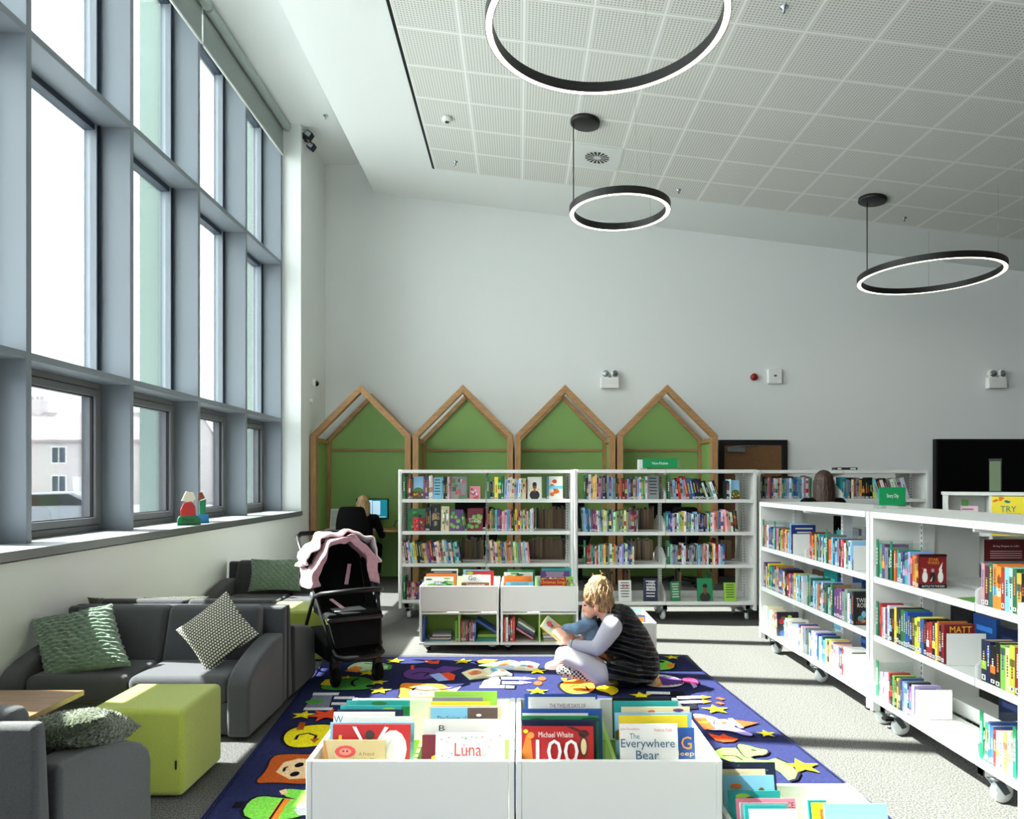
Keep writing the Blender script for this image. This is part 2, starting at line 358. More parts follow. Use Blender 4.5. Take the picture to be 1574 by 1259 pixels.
# mullions and transoms
n = 2; MY = [4.58+1.22*k for k in range(-5, 5)]
for k, y in enumerate(MY):
    b = MB(); b.box(XG+.02, XM, y-.025, y+.025, 1.043, 6.225, 'alu'); struct(b.build('trim_%d' % n, bevel=.003)); n += 1
ends = MY
Z1, Z2, Z3 = (2.24, 2.29), (4.355, 4.405), 5.82
for k in range(len(MY)-1):
    ya, yb = MY[k]+.025, MY[k+1]-.025
    for (za, zb) in (Z1, Z2):
        b = MB(); b.box(XG+.02, XM-.002, ya, yb, za, zb, 'alu'); struct(b.build('trim_%d' % n, bevel=.003)); n += 1
    wroot = struct(empty('window_%d' % (k+1), (XG, (ya+yb)/2, 1.043)))
    h = (yb-ya)/2; off = 1.043
    f = MB()
    for (za, zb) in ((Z1[1], Z2[0]), (Z2[1], 6.21)):      # slim dark frames round the tall panes
        f.box(-.06, .03, -h, -h+.05, za-off, zb-off, 'alu_dark'); f.box(-.06, .03, h-.05, h, za-off, zb-off, 'alu_dark')
        f.box(-.04, .055, h-.028, h-.012, za-off, zb-off, 'alu_dark'); f.box(-.04, .045, h-.056, h-.044, za-off, zb-off, 'alu')
        f.box(-.06, .03, -h, h, za-off, za-off+.03, 'alu_dark'); f.box(-.06, .03, -h, h, zb-off-.05, zb-off, 'alu_dark')
    f.build('pane_frame', wroot)
    g = MB(); g.box(-.02, -.008, -h+.04, h-.04, Z1[1]-off+.02, Z2[0]-off-.04, 'glass'); g.build('pane', wroot)
    g = MB(); g.box(-.02, -.008, -h+.04, h-.04, Z2[1]-off+.02, 6.21-off-.04, 'glass'); g.build('pane', wroot)
    f = MB(); b0, b1, bo = 0, Z1[0]-off, .05
    f.box(-.06, .06, -h, -h+bo, b0, b1, 'casement'); f.box(-.06, .06, h-bo, h, b0, b1, 'casement'); f.box(-.06, .06, -h+bo, h-bo, b0, b0+bo, 'casement'); f.box(-.06, .06, -h+bo, h-bo, b1-bo, b1, 'casement')
    f.build('outer_frame', wroot, bevel=.004)
    f = MB(); i0 = bo+.004; wd = .058
    f.box(-.045, .075, -h+i0, -h+i0+wd, b0+i0, b1-i0, 'casement'); f.box(-.045, .075, h-i0-wd, h-i0, b0+i0, b1-i0, 'casement')
    f.box(-.045, .075, -h+i0+wd, h-i0-wd, b0+i0, b0+i0+wd, 'casement'); f.box(-.045, .075, -h+i0+wd, h-i0-wd, b1-i0-wd, b1-i0, 'casement')
    sash = f.build('opening_sash', wroot, bevel=.006)
    f = MB(); q = i0+wd; f.box(.03, .05, -h+q, -h+q+.008, b0+q, b1-q, 'black'); f.box(.03, .05, h-q-.008, h-q, b0+q, b1-q, 'black'); f.box(.03, .05, -h+q, h-q, b0+q, b0+q+.008, 'black'); f.box(.03, .05, -h+q, h-q, b1-q-.008, b1-q, 'black')
    f.build('gasket', sash)
    g = MB(); g.box(.0, .01, -h+q, h-q, b0+q, b1-q, 'glass_low'); g.build('pane', sash)
# roller blinds
for i, (ya, yb, lab) in enumerate(((7.06, 9.47, 'grey roller blind rolled almost up over the far pair of windows'), (4.70, 7.04, 'grey roller blind rolled up over the window bays nearest the middle of the wall'), (2.3, 4.68, 'grey roller blind over the nearest window bay at the top left corner'))):
    r = tag(empty('roller_blind', (XM+.03, ya, 5.82)), lab, 'blind', 'roller blinds above the tall windows')
    b = MB(); b.box(-.012, -.008, .01, yb-ya-.01, .02, .40, 'blind'); b.build('blind_fabric', r)
    b = MB(); b.box(-.018, -.002, .01, yb-ya-.01, 0, .022, 'white_metal'); b.build('bottom_bar', r, bevel=.002)
    b = MB(); b.lathe([(.048, 0), (.052, .01), (.052, yb-ya-.02), (.048, yb-ya-.01)], (.045, .005, .385), 'blind_tube', axis='y'); b.build('tube', r)
    b = MB(); b.lathe([(.012, 0), (.012, .012)], (.06, yb-ya-.012, .385), 'black', axis='y', n=10); b.build('end_cap', r)
# door in the back wall
d = struct(empty('door_1', ((1156-797)*YB/1080, YB, 0)))
b = MB(); b.box(-.52, -.44, -.06, -.001, 0, 2.07, 'dark_metal'); b.box(.44, .52, -.06, -.001, 0, 2.07, 'dark_metal'); b.box(-.44, .44, -.06, -.001, 1.99, 2.07, 'dark_metal'); b.build('door_frame', d, bevel=.004)
b = MB(); b.box(-.435, .435, -.035, -.002, .01, 1.985, 'walnut'); b.build('door_leaf', d)
b = MB(); b.box(-.40, -.13, -.095, -.036, 1.88, 1.955, 'chrome'); b.bar((-.3,-.07,1.965), (.08,-.07,1.985), .02, .012, 'chrome'); b.build('door_closer', d, bevel=.004)
# ---------------------------------------------------------------- outside
struct(MB().box(-120, XW-.75, -60, 120, -.5, -.35, 'asphalt').build('ground'))
def col_out(y, lab):
    b = MB(); b.box(-5.5, -5.0, y, y+.5, -.35, 9, 'column_out'); o = b.build('column'); tag(o, lab, 'column', 'columns outside the windows')
col_out(10.2, 'tall pale green column outside, nearer one behind the second window bay')
col_out(14.2, 'tall pale green column outside, farther one behind the last window bay')
def house(x, y, label, w=7.0, d=7.0):
    r = tag(empty('house', (x, y, -.35)), label, 'house', 'terraced houses across the road')
    b = MB(); b.box(-w/2, w/2, 0, d, 0, 4.9, 'render_wall'); b.ext([(-w/2,0,4.9),(-w/2,d,4.9),(-w/2,d/2,7.1)], (w,0,0), 'render_wall'); b.build('walls', r)
    b = MB()
    for sy in (0, 1):
        ye = -.3 if sy == 0 else d+.3
        b.ext([(-w/2,ye,4.75),(-w/2,d/2,7.2),(-w/2,d/2,7.4),(-w/2,ye,4.95)], (w,0,0), 'roof_tile')
    b.build('roof', r)
    b = MB(); b.box(-w/2+.02, -w/2+1.2, d/2-.5, d/2+.5, 6.6, 8.4, 'render_wall'); b.build('chimney', r)
    b = MB()
    for q in (.2, .6, 1.0): b.lathe([(.14,0),(.11,.35)], (-w/2+q, d/2, 8.4), 'roof_tile', n=10)
    b.build('chimney_pots', r)
    for wx in (-2.2, .6):
        for wz in (3.1, .9):
            f = MB(); f.box(wx, wx+1.2, -.06, .02, wz, wz+1.35, 'white_plastic'); fr = f.build('window', r)
            f = MB(); f.box(wx+.1, wx+.55, -.08, -.05, wz+.1, wz+1.25, 'alu_dark'); f.box(wx+.65, wx+1.1, -.08, -.05, wz+.1, wz+1.25, 'alu_dark'); f.build('pane', fr)
    f = MB(); f.box(2.3, 3.2, -.06, .02, 0, 2.1, 'white_plastic'); f.build('door', r)
for i in range(4):
    house(-49+i*7.0-1.5, 54+i*.0, ['pale rendered terraced house across the road, at the left end of the row', 'pale rendered terraced house seen through the nearest low window', 'terraced house of the row just behind the second window bay', 'last terraced house of the row, at its right end'][i])
def car(x, y, c, lab):
    r = tag(empty('car', (x, y, -.35), R(20)), lab, 'car', 'cars parked outside')
    pr = [(-2.1,.35),(-2.1,.75),(-1.9,.85),(-1.2,.92),(-.7,1.38),(.7,1.42),(1.5,.95),(2.0,.8),(2.1,.4)]
    b = MB(); b.ext([(px_, -.85, pz) for px_, pz in pr], (0,1.7,0), 'paint', c); b.build('body', r, bevel=.08, seg=3)
    b = MB(); b.ext([(-1.05,-.87,.95),(-.65,-.87,1.32),(.6,-.87,1.35),(1.25,-.87,.95)], (0,1.74,0), 'black_gloss'); b.build('side_windows', r)
    for wx in (-1.3, 1.3):
        for wy in (-.85, .7): q = MB(); q.lathe([(.2,0),(.32,.02),(.32,.16),(.2,.18)], (wx, wy, .32), 'black', axis='y'); q.build('wheel', r)
car(-16.2, 24.6, (.62,.64,.66), 'silver car parked in front of the nearest low window')
car(-20.5, 27.5, (.30,.32,.36), 'dark car parked behind the silver car outside')
MATS['hill'] = mat('hill', (.45,.52,.36), .95, var=(.4,.3))
h = MB()
pts = [(-150, -8), (-150, 6), (-130, 11), (-100, 8), (-80, 12), (-55, 9), (-20, 6), (-10, -8)]
h.ext([(x, 100, z) for x, z in pts], (0, 14, 0), 'hill'); struct(h.build('trim_90')); bpy.data.objects['trim_90'].name = 'hills'
# ---------------------------------------------------------------- ring pendants
mat('ring_black', (.05,.045,.05), .45); mat('ring_glow', (1,.95,.88), .5, emis=(1,.93,.84), estr=5.0)
def ring(cx, cy, z, rad, canx, cany, lab, wires):
    r = tag(empty('ring_pendant_light', (cx, cy, z)), lab, 'pendant light', 'black ring pendant lights')
    N = 96; wdt, hgt = .052, .078
    def band(prof, m, name):
        q = MB(); vs = []; K = len(prof)
        for k in range(N):
            a = 2*math.pi*k/N
            for (rr, zz) in prof: vs.append((rr*math.cos(a), rr*math.sin(a), zz))
        fs = [(k*K+j, ((k+1) % N)*K+j, ((k+1) % N)*K+(j+1) % K, k*K+(j+1) % K) for k in range(N) for j in range(K)]
        q.add(vs, fs, m, None, False); return q.build(name, r)
    band([(rad,0),(rad,hgt),(rad-wdt,hgt),(rad-wdt,0),(rad-wdt+.005,0),(rad-wdt+.005,.006),(rad-.005,.006),(rad-.005,0)], 'ring_black', 'ring_body')
    band([(rad-.0055,.001),(rad-.0055,.0055),(rad-wdt+.0055,.0055),(rad-wdt+.0055,.001)], 'ring_glow', 'diffuser')
    q = MB(); zt = zc(canx)-z; cc = (canx-cx, cany-cy, zt-.06)
    q.T = Matrix.Translation(cc) @ Matrix.Rotation(math.atan(.1215), 4, 'Y')
    q.lathe([(.155,0),(.165,.006),(.165,.045)], (0,0,0), 'ring_black', n=32); q.build('ceiling_canopy', r)
    for a in wires:
        ax, ay = (rad-wdt/2)*math.cos(R(a)), (rad-wdt/2)*math.sin(R(a)); q = MB()
        if a == wires[0]: q.tube([(ax, ay, hgt), (cc[0]-.0, cc[1], cc[2]+.02)] if False else [(ax, ay, hgt), (ax, ay, zc(cx+ax)-z-.02)], .0065, 'ring_black', n=8); q.build('power_cord', r)
        else: q.tube([(ax, ay, hgt), (ax, ay, zc(cx+ax)-z-.01)], .0016, 'chrome', n=6); q.build('suspension_wire', r)
ring(.60, 4.83, 4.555, .83, -.18, 4.95, 'largest-looking black ring pendant light, nearest, cut by the top of the view', (172, 60, -60))
ring(1.10, 7.65, 4.36, .545, .74, 7.83, 'smallest black ring pendant light, hanging in the middle beside a round ceiling vent', (160, 40, -80))
ring(5.22, 8.93, 4.03, .83, 4.46, 8.86, 'black ring pendant light at the right, in front of the grey far wall', (182, 60, -60))
# round swirl diffuser, detectors
v = MB(); u_, v_ = 918-797, 739-240
Yv = 4.115/(v_/1080+.1215*u_/1080); xv = u_*Yv/1080
t_ = TR(xv, Yv, zc(xv)-.014) @ Matrix.Rotation(math.atan(.1215), 4, 'Y')
r = tag(empty('air_diffuser', (xv, Yv, zc(xv)-.014), rot=(0, math.atan(.1215), 0)), 'square white ceiling vent with a round swirl of black slots', 'vent')
v = MB(); v.box(-.29,.29,-.29,.29,-.006,0,'plaster_edge'); v.build('panel', r)
v = MB()
for k in range(16):
    a = 2*math.pi*k/16; ca, sa = math.cos(a), math.sin(a); c2, s2 = math.cos(a+.22), math.sin(a+.22)
    v.flat([(.045*ca,.045*sa,-.008),(.15*ca,.15*sa,-.008),(.15*c2,.15*s2,-.008),(.05*c2,.05*s2,-.008)], m='black')
o = v.build('slots', r)
def on_ceiling(px, py):
    u_, v_ = px-797, 739-py; Y = 4.115/(v_/1080+.1215*u_/1080); x = u_*Y/1080; return x, Y, zc(x)-.014
x, y, z = on_ceiling(687, 179)
r = tag(empty('smoke_detector', (x, y, z)), 'white round smoke detector on the tiles near the left ceiling edge', 'smoke detector')
MB().lathe([(.03,-.05),(.05,-.045),(.06,-.02),(.055,0)], (0,0,0), 'white_plastic').build('housing', r); MB().lathe([(.025,-.056),(.025,-.05)], (0,0,0), 'slot').build('sensor_head', r)
for px_, py_, lab in ((700,247,'tiny ceiling sprinkler near the far left corner of the tiled ceiling'),(1043,290,'tiny ceiling sprinkler in the last row of tiles, right of the small ring light'),(1390,333,'tiny ceiling sprinkler behind the right-hand ring light'),(1205,8,'tiny ceiling sprinkler at the top, right of the largest ring light')):
    x, y, z = on_ceiling(px_, py_); q = MB(); q.lathe([(.012,-.05),(.008,-.02),(.035,-.004),(.035,.004)], (0,0,0), 'chrome', n=12); tag(q.build('ceiling_sprinkler', loc=(x,y,z)), lab, 'sprinkler', 'ceiling sprinklers')
q = MB(); q.lathe([(.012,-.04),(.008,-.02),(.035,-.004),(.035,.004)], (0,0,0), 'chrome', n=12); tag(q.build('ceiling_sprinkler', loc=(-2.54,9.26,ZS-.004)), 'tiny ceiling sprinkler on the flat white strip above the windows', 'sprinkler', 'ceiling sprinklers')
# speakers/camera brackets near the top-left corner
r = tag(empty('security_light', (XW+.02, 9.62, 6.13)), 'small grey twin spotlight high in the corner by the end of the windows', 'spotlight')
MB().box(-.02,.02,-.06,.06,-.02,.06,'dark_metal').build('wall_bracket', r, bevel=.004)
for dy, dz in ((-.06,.02),(.05,-.08)):
    q = MB(); q.T = TR(.07,dy,dz) @ RY(35); q.box(-.05,.05,-.05,.05,-.045,.045,'dark_metal'); hd = q.build('lamp_head', r, bevel=.01)
    q = MB(); q.T = TR(.07,dy,dz) @ RY(35); q.box(-.035,.035,-.054,-.05,-.03,.03,'chrome'); q.build('lens', hd)
# wall items
def emergency(px_, lab):
    x = (px_-797)*(YB-.1)/1080
    r = tag(empty('emergency_light', (x, YB, 2.85)), lab, 'emergency light', 'twin emergency lights on the far wall')
    MB().box(-.135,.135,-.09,0,0,.165,'white_plastic').build('battery_box', r, bevel=.008)
    for sx in (-.068, .068):
        q = MB(); q.T = TR(sx,-.06,.22) @ RZ(sx*120) @ RX(90); q.lathe([(.035,-.05),(.06,-.03),(.06,.02),(.055,.03)], (0,0,0), 'white_plastic', n=20)
        hd = q.build('lamp_head', r)
        q = MB(); q.T = TR(sx,-.06,.22) @ RZ(sx*120) @ RX(90); q.lathe([(.05,.031),(.03,.036)], (0,0,0), 'chrome', n=20); q.build('lens', hd)
emergency(938, 'white twin-headed emergency light on the far wall above the green booths')
emergency(1535, 'white twin-headed emergency light on the far wall above the black television')
q = MB(); q.lathe([(.05,0),(.05,-.02),(.055,-.05),(.035,-.07)], (0,0,0), 'paint', (.55,.06,.08), axis='y'); tag(q.build('fire_alarm_beacon', loc=((1158-797)*YB/1080, YB, 1.45+159*YB/1080)), 'red round fire alarm on the far wall above the door', 'fire alarm')
r = tag(empty('wireless_access_point', ((1190-797)*YB/1080, YB, 1.45+160*YB/1080)), 'white rounded square box on the far wall right of the red alarm', 'access point')
MB().box(-.115,.115,-.05,0,-.115,.115,'white_plastic').build('housing', r, bevel=.035, seg=4); MB().box(-.02,.02,-.054,-.05,-.005,.02,'slot').build('status_mark', r)
yy = 10.02
r = tag(empty('security_camera', (XW, yy, 1.45+150*yy/1080)), 'small white dome camera with black lens on the left wall end', 'security camera')
MB().lathe([(.055,0),(.06,.03),(.045,.055)], (0,0,0), 'white_plastic', axis='x').build('base', r); MB().ell((.06,0,-.005),(.035,.04,.04),'black_gloss').build('dome', r)
q = MB(); q.lathe([(.04,0),(.035,.03),(.02,.035)], (0,0,0), 'white_plastic', axis='x'); tag(q.build('motion_sensor', loc=(XW, yy-.1, 1.45+122*9.92/1080)), 'small white sensor on the left wall below the dome camera', 'sensor')
# television
r = tag(empty('television', (7.5, YB-.024, .72)), 'large black switched-off television on the grey far wall at the right edge', 'television')
MB().box(-1.21,1.21,-.09,0,0,1.36,'black').build('bezel', r, bevel=.006); MB().box(-1.18,1.18,-.092,-.09,.03,1.33,'screen').build('screen', r)
# ================================================================ DESK BOOTHS
BW, BX0, BYF, BYR = 1.436, -2.935, 9.85, 10.66
EZ, PZ = 2.09, 2.80
def booth(i, label):
    x0 = BX0+i*BW; r = tag(empty('house_shaped_booth', (x0, BYF, 0)), label, 'booth', 'green and wooden house-shaped desk booths')
    a, b_, mid = .012, BW-.012, BW/2; t = .085
    def gable(y, dp, name, a, b_, ez, pz, t):
        tv = t*1.32; zi = ez+(t*(pz-ez)/(mid-a))-tv
        for e0, s_ in ((a, 1), (b_, -1)):
            q = MB(); q.ext([(e0,y,0),(e0,y,ez),(e0+s_*t,y,zi),(e0+s_*t,y,0)], (0,dp,0), 'oak'); q.build(name+'_post', r, bevel=.004)
            q = MB(); q.ext([(e0,y,ez),(mid,y,pz),(mid,y,pz-tv),(e0+s_*t,y,zi)], (0,dp,0), 'oak_h'); q.build(name+'_rafter', r, bevel=.004)
    gable(0, .11, 'front', a, b_, EZ, PZ, t)
    D = BYR-BYF
    gable(D-.07, .045, 'rear', a+.02, b_-.02, EZ-.02, PZ-.03, .07)
    q = MB(); q.ext([(a+.03,D-.022,0),(a+.03,D-.022,EZ-.06),(mid,D-.022,PZ-.09),(b_-.03,D-.022,EZ-.06),(b_-.03,D-.022,0)], (0,.02,0), 'booth_green'); q.build('back_panel', r)
    q = MB(); q.box(a+.05, b_-.05, D-.045, D-.02, 1.895, 1.93, 'oak_h'); q.build('back_rail', r)
    for sx, nm in ((a+.02, 'side_panel'), (b_-.035, 'side_panel')):
        q = MB(); q.box(sx, sx+.015, .11, D-.07, .0, EZ-.09, 'booth_green'); q.build(nm, r)
    for sx in (a+.005, b_-.065):
        q = MB(); q.box(sx, sx+.06, .11, D-.07, EZ-.09, EZ-.03, 'oak_h'); q.build('eave_beam', r)
    q = MB(); q.box(mid-.02, mid+.02, .11, D-.07, PZ-.1, PZ-.06, 'oak_h'); q.build('ridge_beam', r)
    q = MB(); q.box(a+.036, b_-.036, .14, D-.075, .715, .745, 'oak_h'); q.build('desktop', r, bevel=.003)
    return r
bl = ['leftmost green house-shaped wooden booth, with a person at its lit monitor', 'second green house-shaped wooden booth from the left, behind the shelves', 'third green house-shaped booth from the left, its rafters the darkest brown', 'rightmost green house-shaped wooden booth, next to the brown door']
for i in range(4): booth(i, bl[i])
def monitor(x, y, z, label, lit):
    r = tag(empty('computer_monitor', (x, y, z)), label, 'monitor', 'monitors on the booth desks')
    MB().box(-.24,.24,-.02,.02,.14,.44,'black').build('screen_case', r, bevel=.006)
    if lit:
        q = MB(); q.box(-.225,.225,-.023,-.0205,.155,.425,'mon_teal'); q.box(-.20,.0,-.025,-.023,.19,.415,'mon_white'); q.box(.01,.12,-.025,-.023,.2,.405,'mon_white'); q.box(.02,.2,-.025,-.023,.165,.175,'mon_white'); q.build('display', r)
    else: MB().box(-.225,.225,-.023,-.0205,.155,.425,'screen').build('display', r)
    MB().box(-.02,.02,.02,.05,.01,.2,'black').build('stand', r); MB().box(-.11,.11,-.05,.09,0,.012,'black').build('stand_foot', r, bevel=.004)
mat('mon_teal', (.05,.45,.50), .4, emis=(.05,.45,.52), estr=.8); mat('mon_white', (.75,.85,.92), .4, emis=(.7,.82,.92), estr=.7)
for i in range(4):
    monitor(BX0+BW*(i+.5)+(.05 if i == 0 else .08), 10.42, .745, ['lit teal monitor in the leftmost booth, facing the seated person','black monitor in the second booth, seen through the left bookcase','black monitor in the third booth behind the shelves','black monitor in the rightmost booth behind the shelves'][i], i == 0)
def office_chair(x, y, label, turn=0):
    r = tag(empty('office_chair', (x, y, 0), R(turn)), label, 'chair', 'black office chairs at the booths')
    q = MB(); vs = []
    for j in range(9):
        for i in range(7):
            u = i/6-.5; v = j/8; wdt = .24*(1-.35*abs(v-.45)**1.6*2)
            vs.append((u*2*wdt, -.24-.05*(1-(2*u)**2)-.04*v, .58+.52*v))
    fs = [(j*7+i, j*7+i+1, (j+1)*7+i+1, (j+1)*7+i) for j in range(8) for i in range(6)]
    q.add(vs, fs, 'black_soft', None, True); o = q.build('backrest', r); md = o.modifiers.new('s', 'SOLIDIFY'); md.thickness = .07; o.modifiers.new('sub', 'SUBSURF').render_levels = 1
    q = MB(); q.box(-.24,.24,-.2,.24,.44,.52,'black_soft'); q.build('seat', r, bevel=.035, seg=4)
    q = MB(); q.tube([(0,0,.08),(0,0,.44)], .03, 'black'); q.tube([(0,-.1,.43),(0,-.3,.45),(0,-.31,.75)], .02, 'black'); q.build('column', r)
    for k in range(5):
        a = R(90+72*k); q = MB(); q.tube([(0,0,.12),(.14*math.cos(a),.14*math.sin(a),.10),(.28*math.cos(a),.28*math.sin(a),.075)], [.025,.02,.015], 'black'); lg = q.build('leg', r)
        q = MB(); q.lathe([(.025,-.02),(.028,0),(.025,.02)], (.28*math.cos(a),.28*math.sin(a),.028), 'black', axis='x', n=14); q.build('castor', lg)
office_chair(-2.27, 9.82, 'black office chair in the leftmost booth with a blonde person on it')
office_chair(-.55, 9.72, 'black office chair in the second booth, behind the left bookcase', 15)
office_chair(.85, 9.72, 'black office chair in the third booth, behind the shelves', -20)
office_chair(2.2, 9.72, 'black office chair in the rightmost booth, behind the shelves', 10)
# papers, plug, box in the first booth
r = tag(empty('document_sheet', (-2.66, 10.3, .745), rot=(R(-14), 0, 0)), 'white paper sign propped on the leftmost booth desk', 'paper')
MB().box(-.11,.11,-.002,.002,0,.30,'white_plastic').build('sheet', r)
q = MB()
for k in range(9): q.box(-.09,.02+.06*((k*7) % 3)/2,-.003,-.002,.26-.026*k,.264-.026*k,'slot')
q.build('printed_lines', r)
q = MB()
for k in range(5): q.box(-.15+.01*k,.10+.012*k,-.1,.1,.004*k,.004*k+.003,'white_plastic')
tag(q.build('paper_stack', loc=(-2.62, 10.12, .746)), 'loose white papers lying on the leftmost booth desk', 'papers')
r = tag(empty('wall_socket', (-1.71, 10.63, .96)), 'white plug socket with black plug in the leftmost booth', 'socket')
MB().box(-.07,.07,-.012,0,-.045,.045,'white_plastic').build('plate', r, bevel=.003); q = MB(); q.box(-.03,.03,-.05,-.012,-.03,.03,'black'); q.tube([(0,-.045,-.02),(-.03,-.06,-.1),(-.14,-.06,-.12),(-.16,-.07,-.2)], .006, 'black', n=8); q.build('plug', r)
# ================================================================ SOFAS
def sofa(loc, rz, label, w=1.42, mt='sofa_grey', d=.68, seats=2, arms=(1,1)):
    r = tag(empty('sofa', loc, rz), label, 'sofa', 'grey low sofas along the window wall')
    aw = .13; x0, x1 = -w/2, w/2; bt = .66
    for s_, on in ((0, arms[0]), (1, arms[1])):
        if not on: continue
        xa = x0 if s_ == 0 else x1-aw
        pr = [(0,0,.02),(0,0,.30),(0,.02,.345),(0,.07,.38),(0,.15,.415),(0,.28,.45),(0,.42,.475),(0,d-.10,.485),(0,d-.10,.02)]
        q = MB(); q.ext([(xa,b,c_) for a,b,c_ in pr], (aw,0,0), mt); q.build('armrest', r, bevel=.022, seg=3)
    q = MB(); q.box(x0+aw*arms[0]+.002, x1-aw*arms[1]-.002, .05, d-.12, .02, .20, mt); q.build('base', r, bevel=.012)
    sw = (w-aw*sum(arms))/seats
    for k in range(seats):
        xs = x0+aw*arms[0]+k*sw
        q = MB(); q.box(xs+.004, xs+sw-.004, .035, d-.22, .195, .35, mt); q.build('seat_cushion', r, bevel=.045, seg=4)
        q = MB(); q.ext([(xs+.004,d-.27,.33),(xs+.004,d-.16,bt),(xs+.004,d-.06,bt),(xs+.004,d-.10,.2),(xs+.004,d-.24,.2)], (sw-.008,0,0), mt); q.build('back_cushion', r, bevel=.035, seg=4)
    q = MB(); q.ext([(x0+aw*arms[0]*0+.01,d-.10,.02),(x0+.01,d-.055,bt-.02),(x0+.01,d,bt-.02),(x0+.01,d,.02)], (w-.02,0,0), mt); q.build('backrest', r, bevel=.02, seg=3)
    return r
XS = -2.205
sofa((XS, 3.90, 0), 0, 'grey two-seat sofa facing the camera with a ribbed and a knitted cushion')
sofa((XS, 5.18, 0), R(180), 'grey sofa with its back against the cushioned sofa, facing away', mt='sofa_dark', d=.59)
sofa((XS, 6.42, 0), 0, 'farthest grey sofa, with one sage cushion, behind the pushchair', mt='sofa_dark')
sofa((XS, 2.87, 0), R(180), 'nearest grey sofa at the bottom left corner, seen from behind').scale = (1, 1, 1.075)
def ottoman(x0, x1, y0, y1, h, label):
    r = tag(empty('ottoman', ((x0+x1)/2, y0, 0)), label, 'footstool', 'lime green cube footstools'); w = (x1-x0)/2; d = y1-y0
    MB().box(-w, w, 0, d, .012, h, 'lime').build('upholstered_cube', r, bevel=.028, seg=4)
    q = MB(); q.box(w-.032, w-.027, -.006, .001, .14, .18, 'black'); q.build('fabric_tag', r)
    q = MB()
    for fx in (-w+.06, w-.06):
        for fy in (.06, d-.06): q.lathe([(.02,0),(.02,.014)], (fx,fy,0), 'black', n=10)
    q.build('feet', r)
ottoman(-1.965, -1.525, 3.19, 3.62, .41, 'large lime green cube footstool in front of the cushioned sofa')
ottoman(-2.08, -1.56, 5.62, 6.08, .41, 'lime green footstool half hidden behind the pushchair')
r = tag(empty('coffee_table', (-2.45, 3.15, 0)), 'low wooden coffee table between two grey sofas at the left edge', 'coffee table')
MB().box(-.42,.38,-.18,.2,.428,.452,'table_wood').build('tabletop', r, bevel=.002)
MB().box(-.03,.03,-.03,.03,.02,.428,'black').build('pedestal', r); MB().box(-.25,.25,-.15,.15,.001,.02,'black').build('base_plate', r, bevel=.004)
# ---------------------------------------------------------------- cushions
def pillow(name, w, h, th, mt, loc, rot, label, style=None, n=64, shear=0):
    q = MB(); rng = random.Random(len(label))
    for side in (1, -1):
        vs = []
        for j in range(n+1):
            for i in range(n+1):
                u = 2*i/n-1; v = 2*j/n-1
                pin = 1-.10*(1-abs(v)**1.5)*abs(u)**6-.0; pin2 = 1-.10*(1-abs(u)**1.5)*abs(v)**6
                x = u*w/2*pin; y = v*h/2*pin2
                e = max(0, (1-abs(u)**2.2)*(1-abs(v)**2.2)); z = th/2*e**.55
                if style == 'rib':
                    ph = v*26+math.sin(u*6+1)*.9+math.sin(u*17+v*3)*.35; z += (abs(math.sin(ph))**.55)*.024*min(1, e*8+.15)-.012*min(1, e*6)+.005*math.sin(u*29+v*19)*min(1, e*5)
                    x += .004*math.sin(v*34)
                elif style == 'shag': z += rng.uniform(-.009, .014)*min(1, e*6+.2)
                elif style == 'weave': z += .0035*math.sin(u*70)*math.sin(v*70)*min(1, e*6)
                vs.append((x-shear*y, y, side*z))
        fs = [(j*(n+1)+i, j*(n+1)+i+1, (j+1)*(n+1)+i+1, (j+1)*(n+1)+i) for j in range(n) for i in range(n)]
        if side < 0: fs = [f[::-1] for f in fs]
        q.add(vs, fs, mt, None, True)
    o = q.build(name, loc=loc, rot=rot)
    o.modifiers.new('w', 'WELD').merge_threshold = .0015
    return tag(o, label, 'cushion', 'cushions on the sofas')
def weave_mat():
    m, nt, b = nodes_of('woven_wool'); L = nt.links
    tc = nt.nodes.new('ShaderNodeTexCoord'); mp = nt.nodes.new('ShaderNodeMapping'); mp.inputs['Scale'].default_value = (62,62,62)
    L.new(tc.outputs['Object'], mp.inputs['Vector']); sp = nt.nodes.new('ShaderNodeSeparateXYZ'); L.new(mp.outputs['Vector'], sp.inputs[0])
    def mth(op, a, bb=None):
        n = nt.nodes.new('ShaderNodeMath'); n.operation = op
        for i, q in enumerate((a, bb)):
            if q is None: continue
            if isinstance(q, (int, float)): n.inputs[i].default_value = q
            else: L.new(q, n.inputs[i])
        return n.outputs[0]
    row = mth('FLOOR', sp.outputs[1]); xx = mth('ADD', sp.outputs[0], mth('MULTIPLY', row, .5))
    du = mth('SUBTRACT', mth('FRACT', xx), .5); dv = mth('SUBTRACT', mth('FRACT', sp.outputs[1]), .5)
    rr = mth('SQRT', mth('ADD', mth('MULTIPLY', du, du), mth('MULTIPLY', dv, dv)))
    d = mth('LESS_THAN', rr, .38)
    mx = nt.nodes.new('ShaderNodeMix'); mx.data_type = 'RGBA'; mx.inputs['A'].default_value = (.03,.03,.026,1); mx.inputs['B'].default_value = (.68,.68,.56,1)
    L.new(d, mx.inputs['Factor']); L.new(mx.outputs['Result'], b.inputs['Base Color']); b.inputs['Roughness'].default_value = 1; MATS['weave'] = m
weave_mat()
pillow('cushion', .50, .42, .16, 'sage', (-2.585, 4.14, .50), Matrix(RY(-11) @ RX(58)).to_euler(), 'large sage green ribbed cushion at the left end of the near sofa', 'rib', shear=.42)
pillow('cushion', .36, .36, .13, 'weave', (-1.80, 4.20, .545), Matrix(RX(66) @ RZ(42)).to_euler(), 'black and cream knitted cushion standing on its corner on the sofa', 'weave')
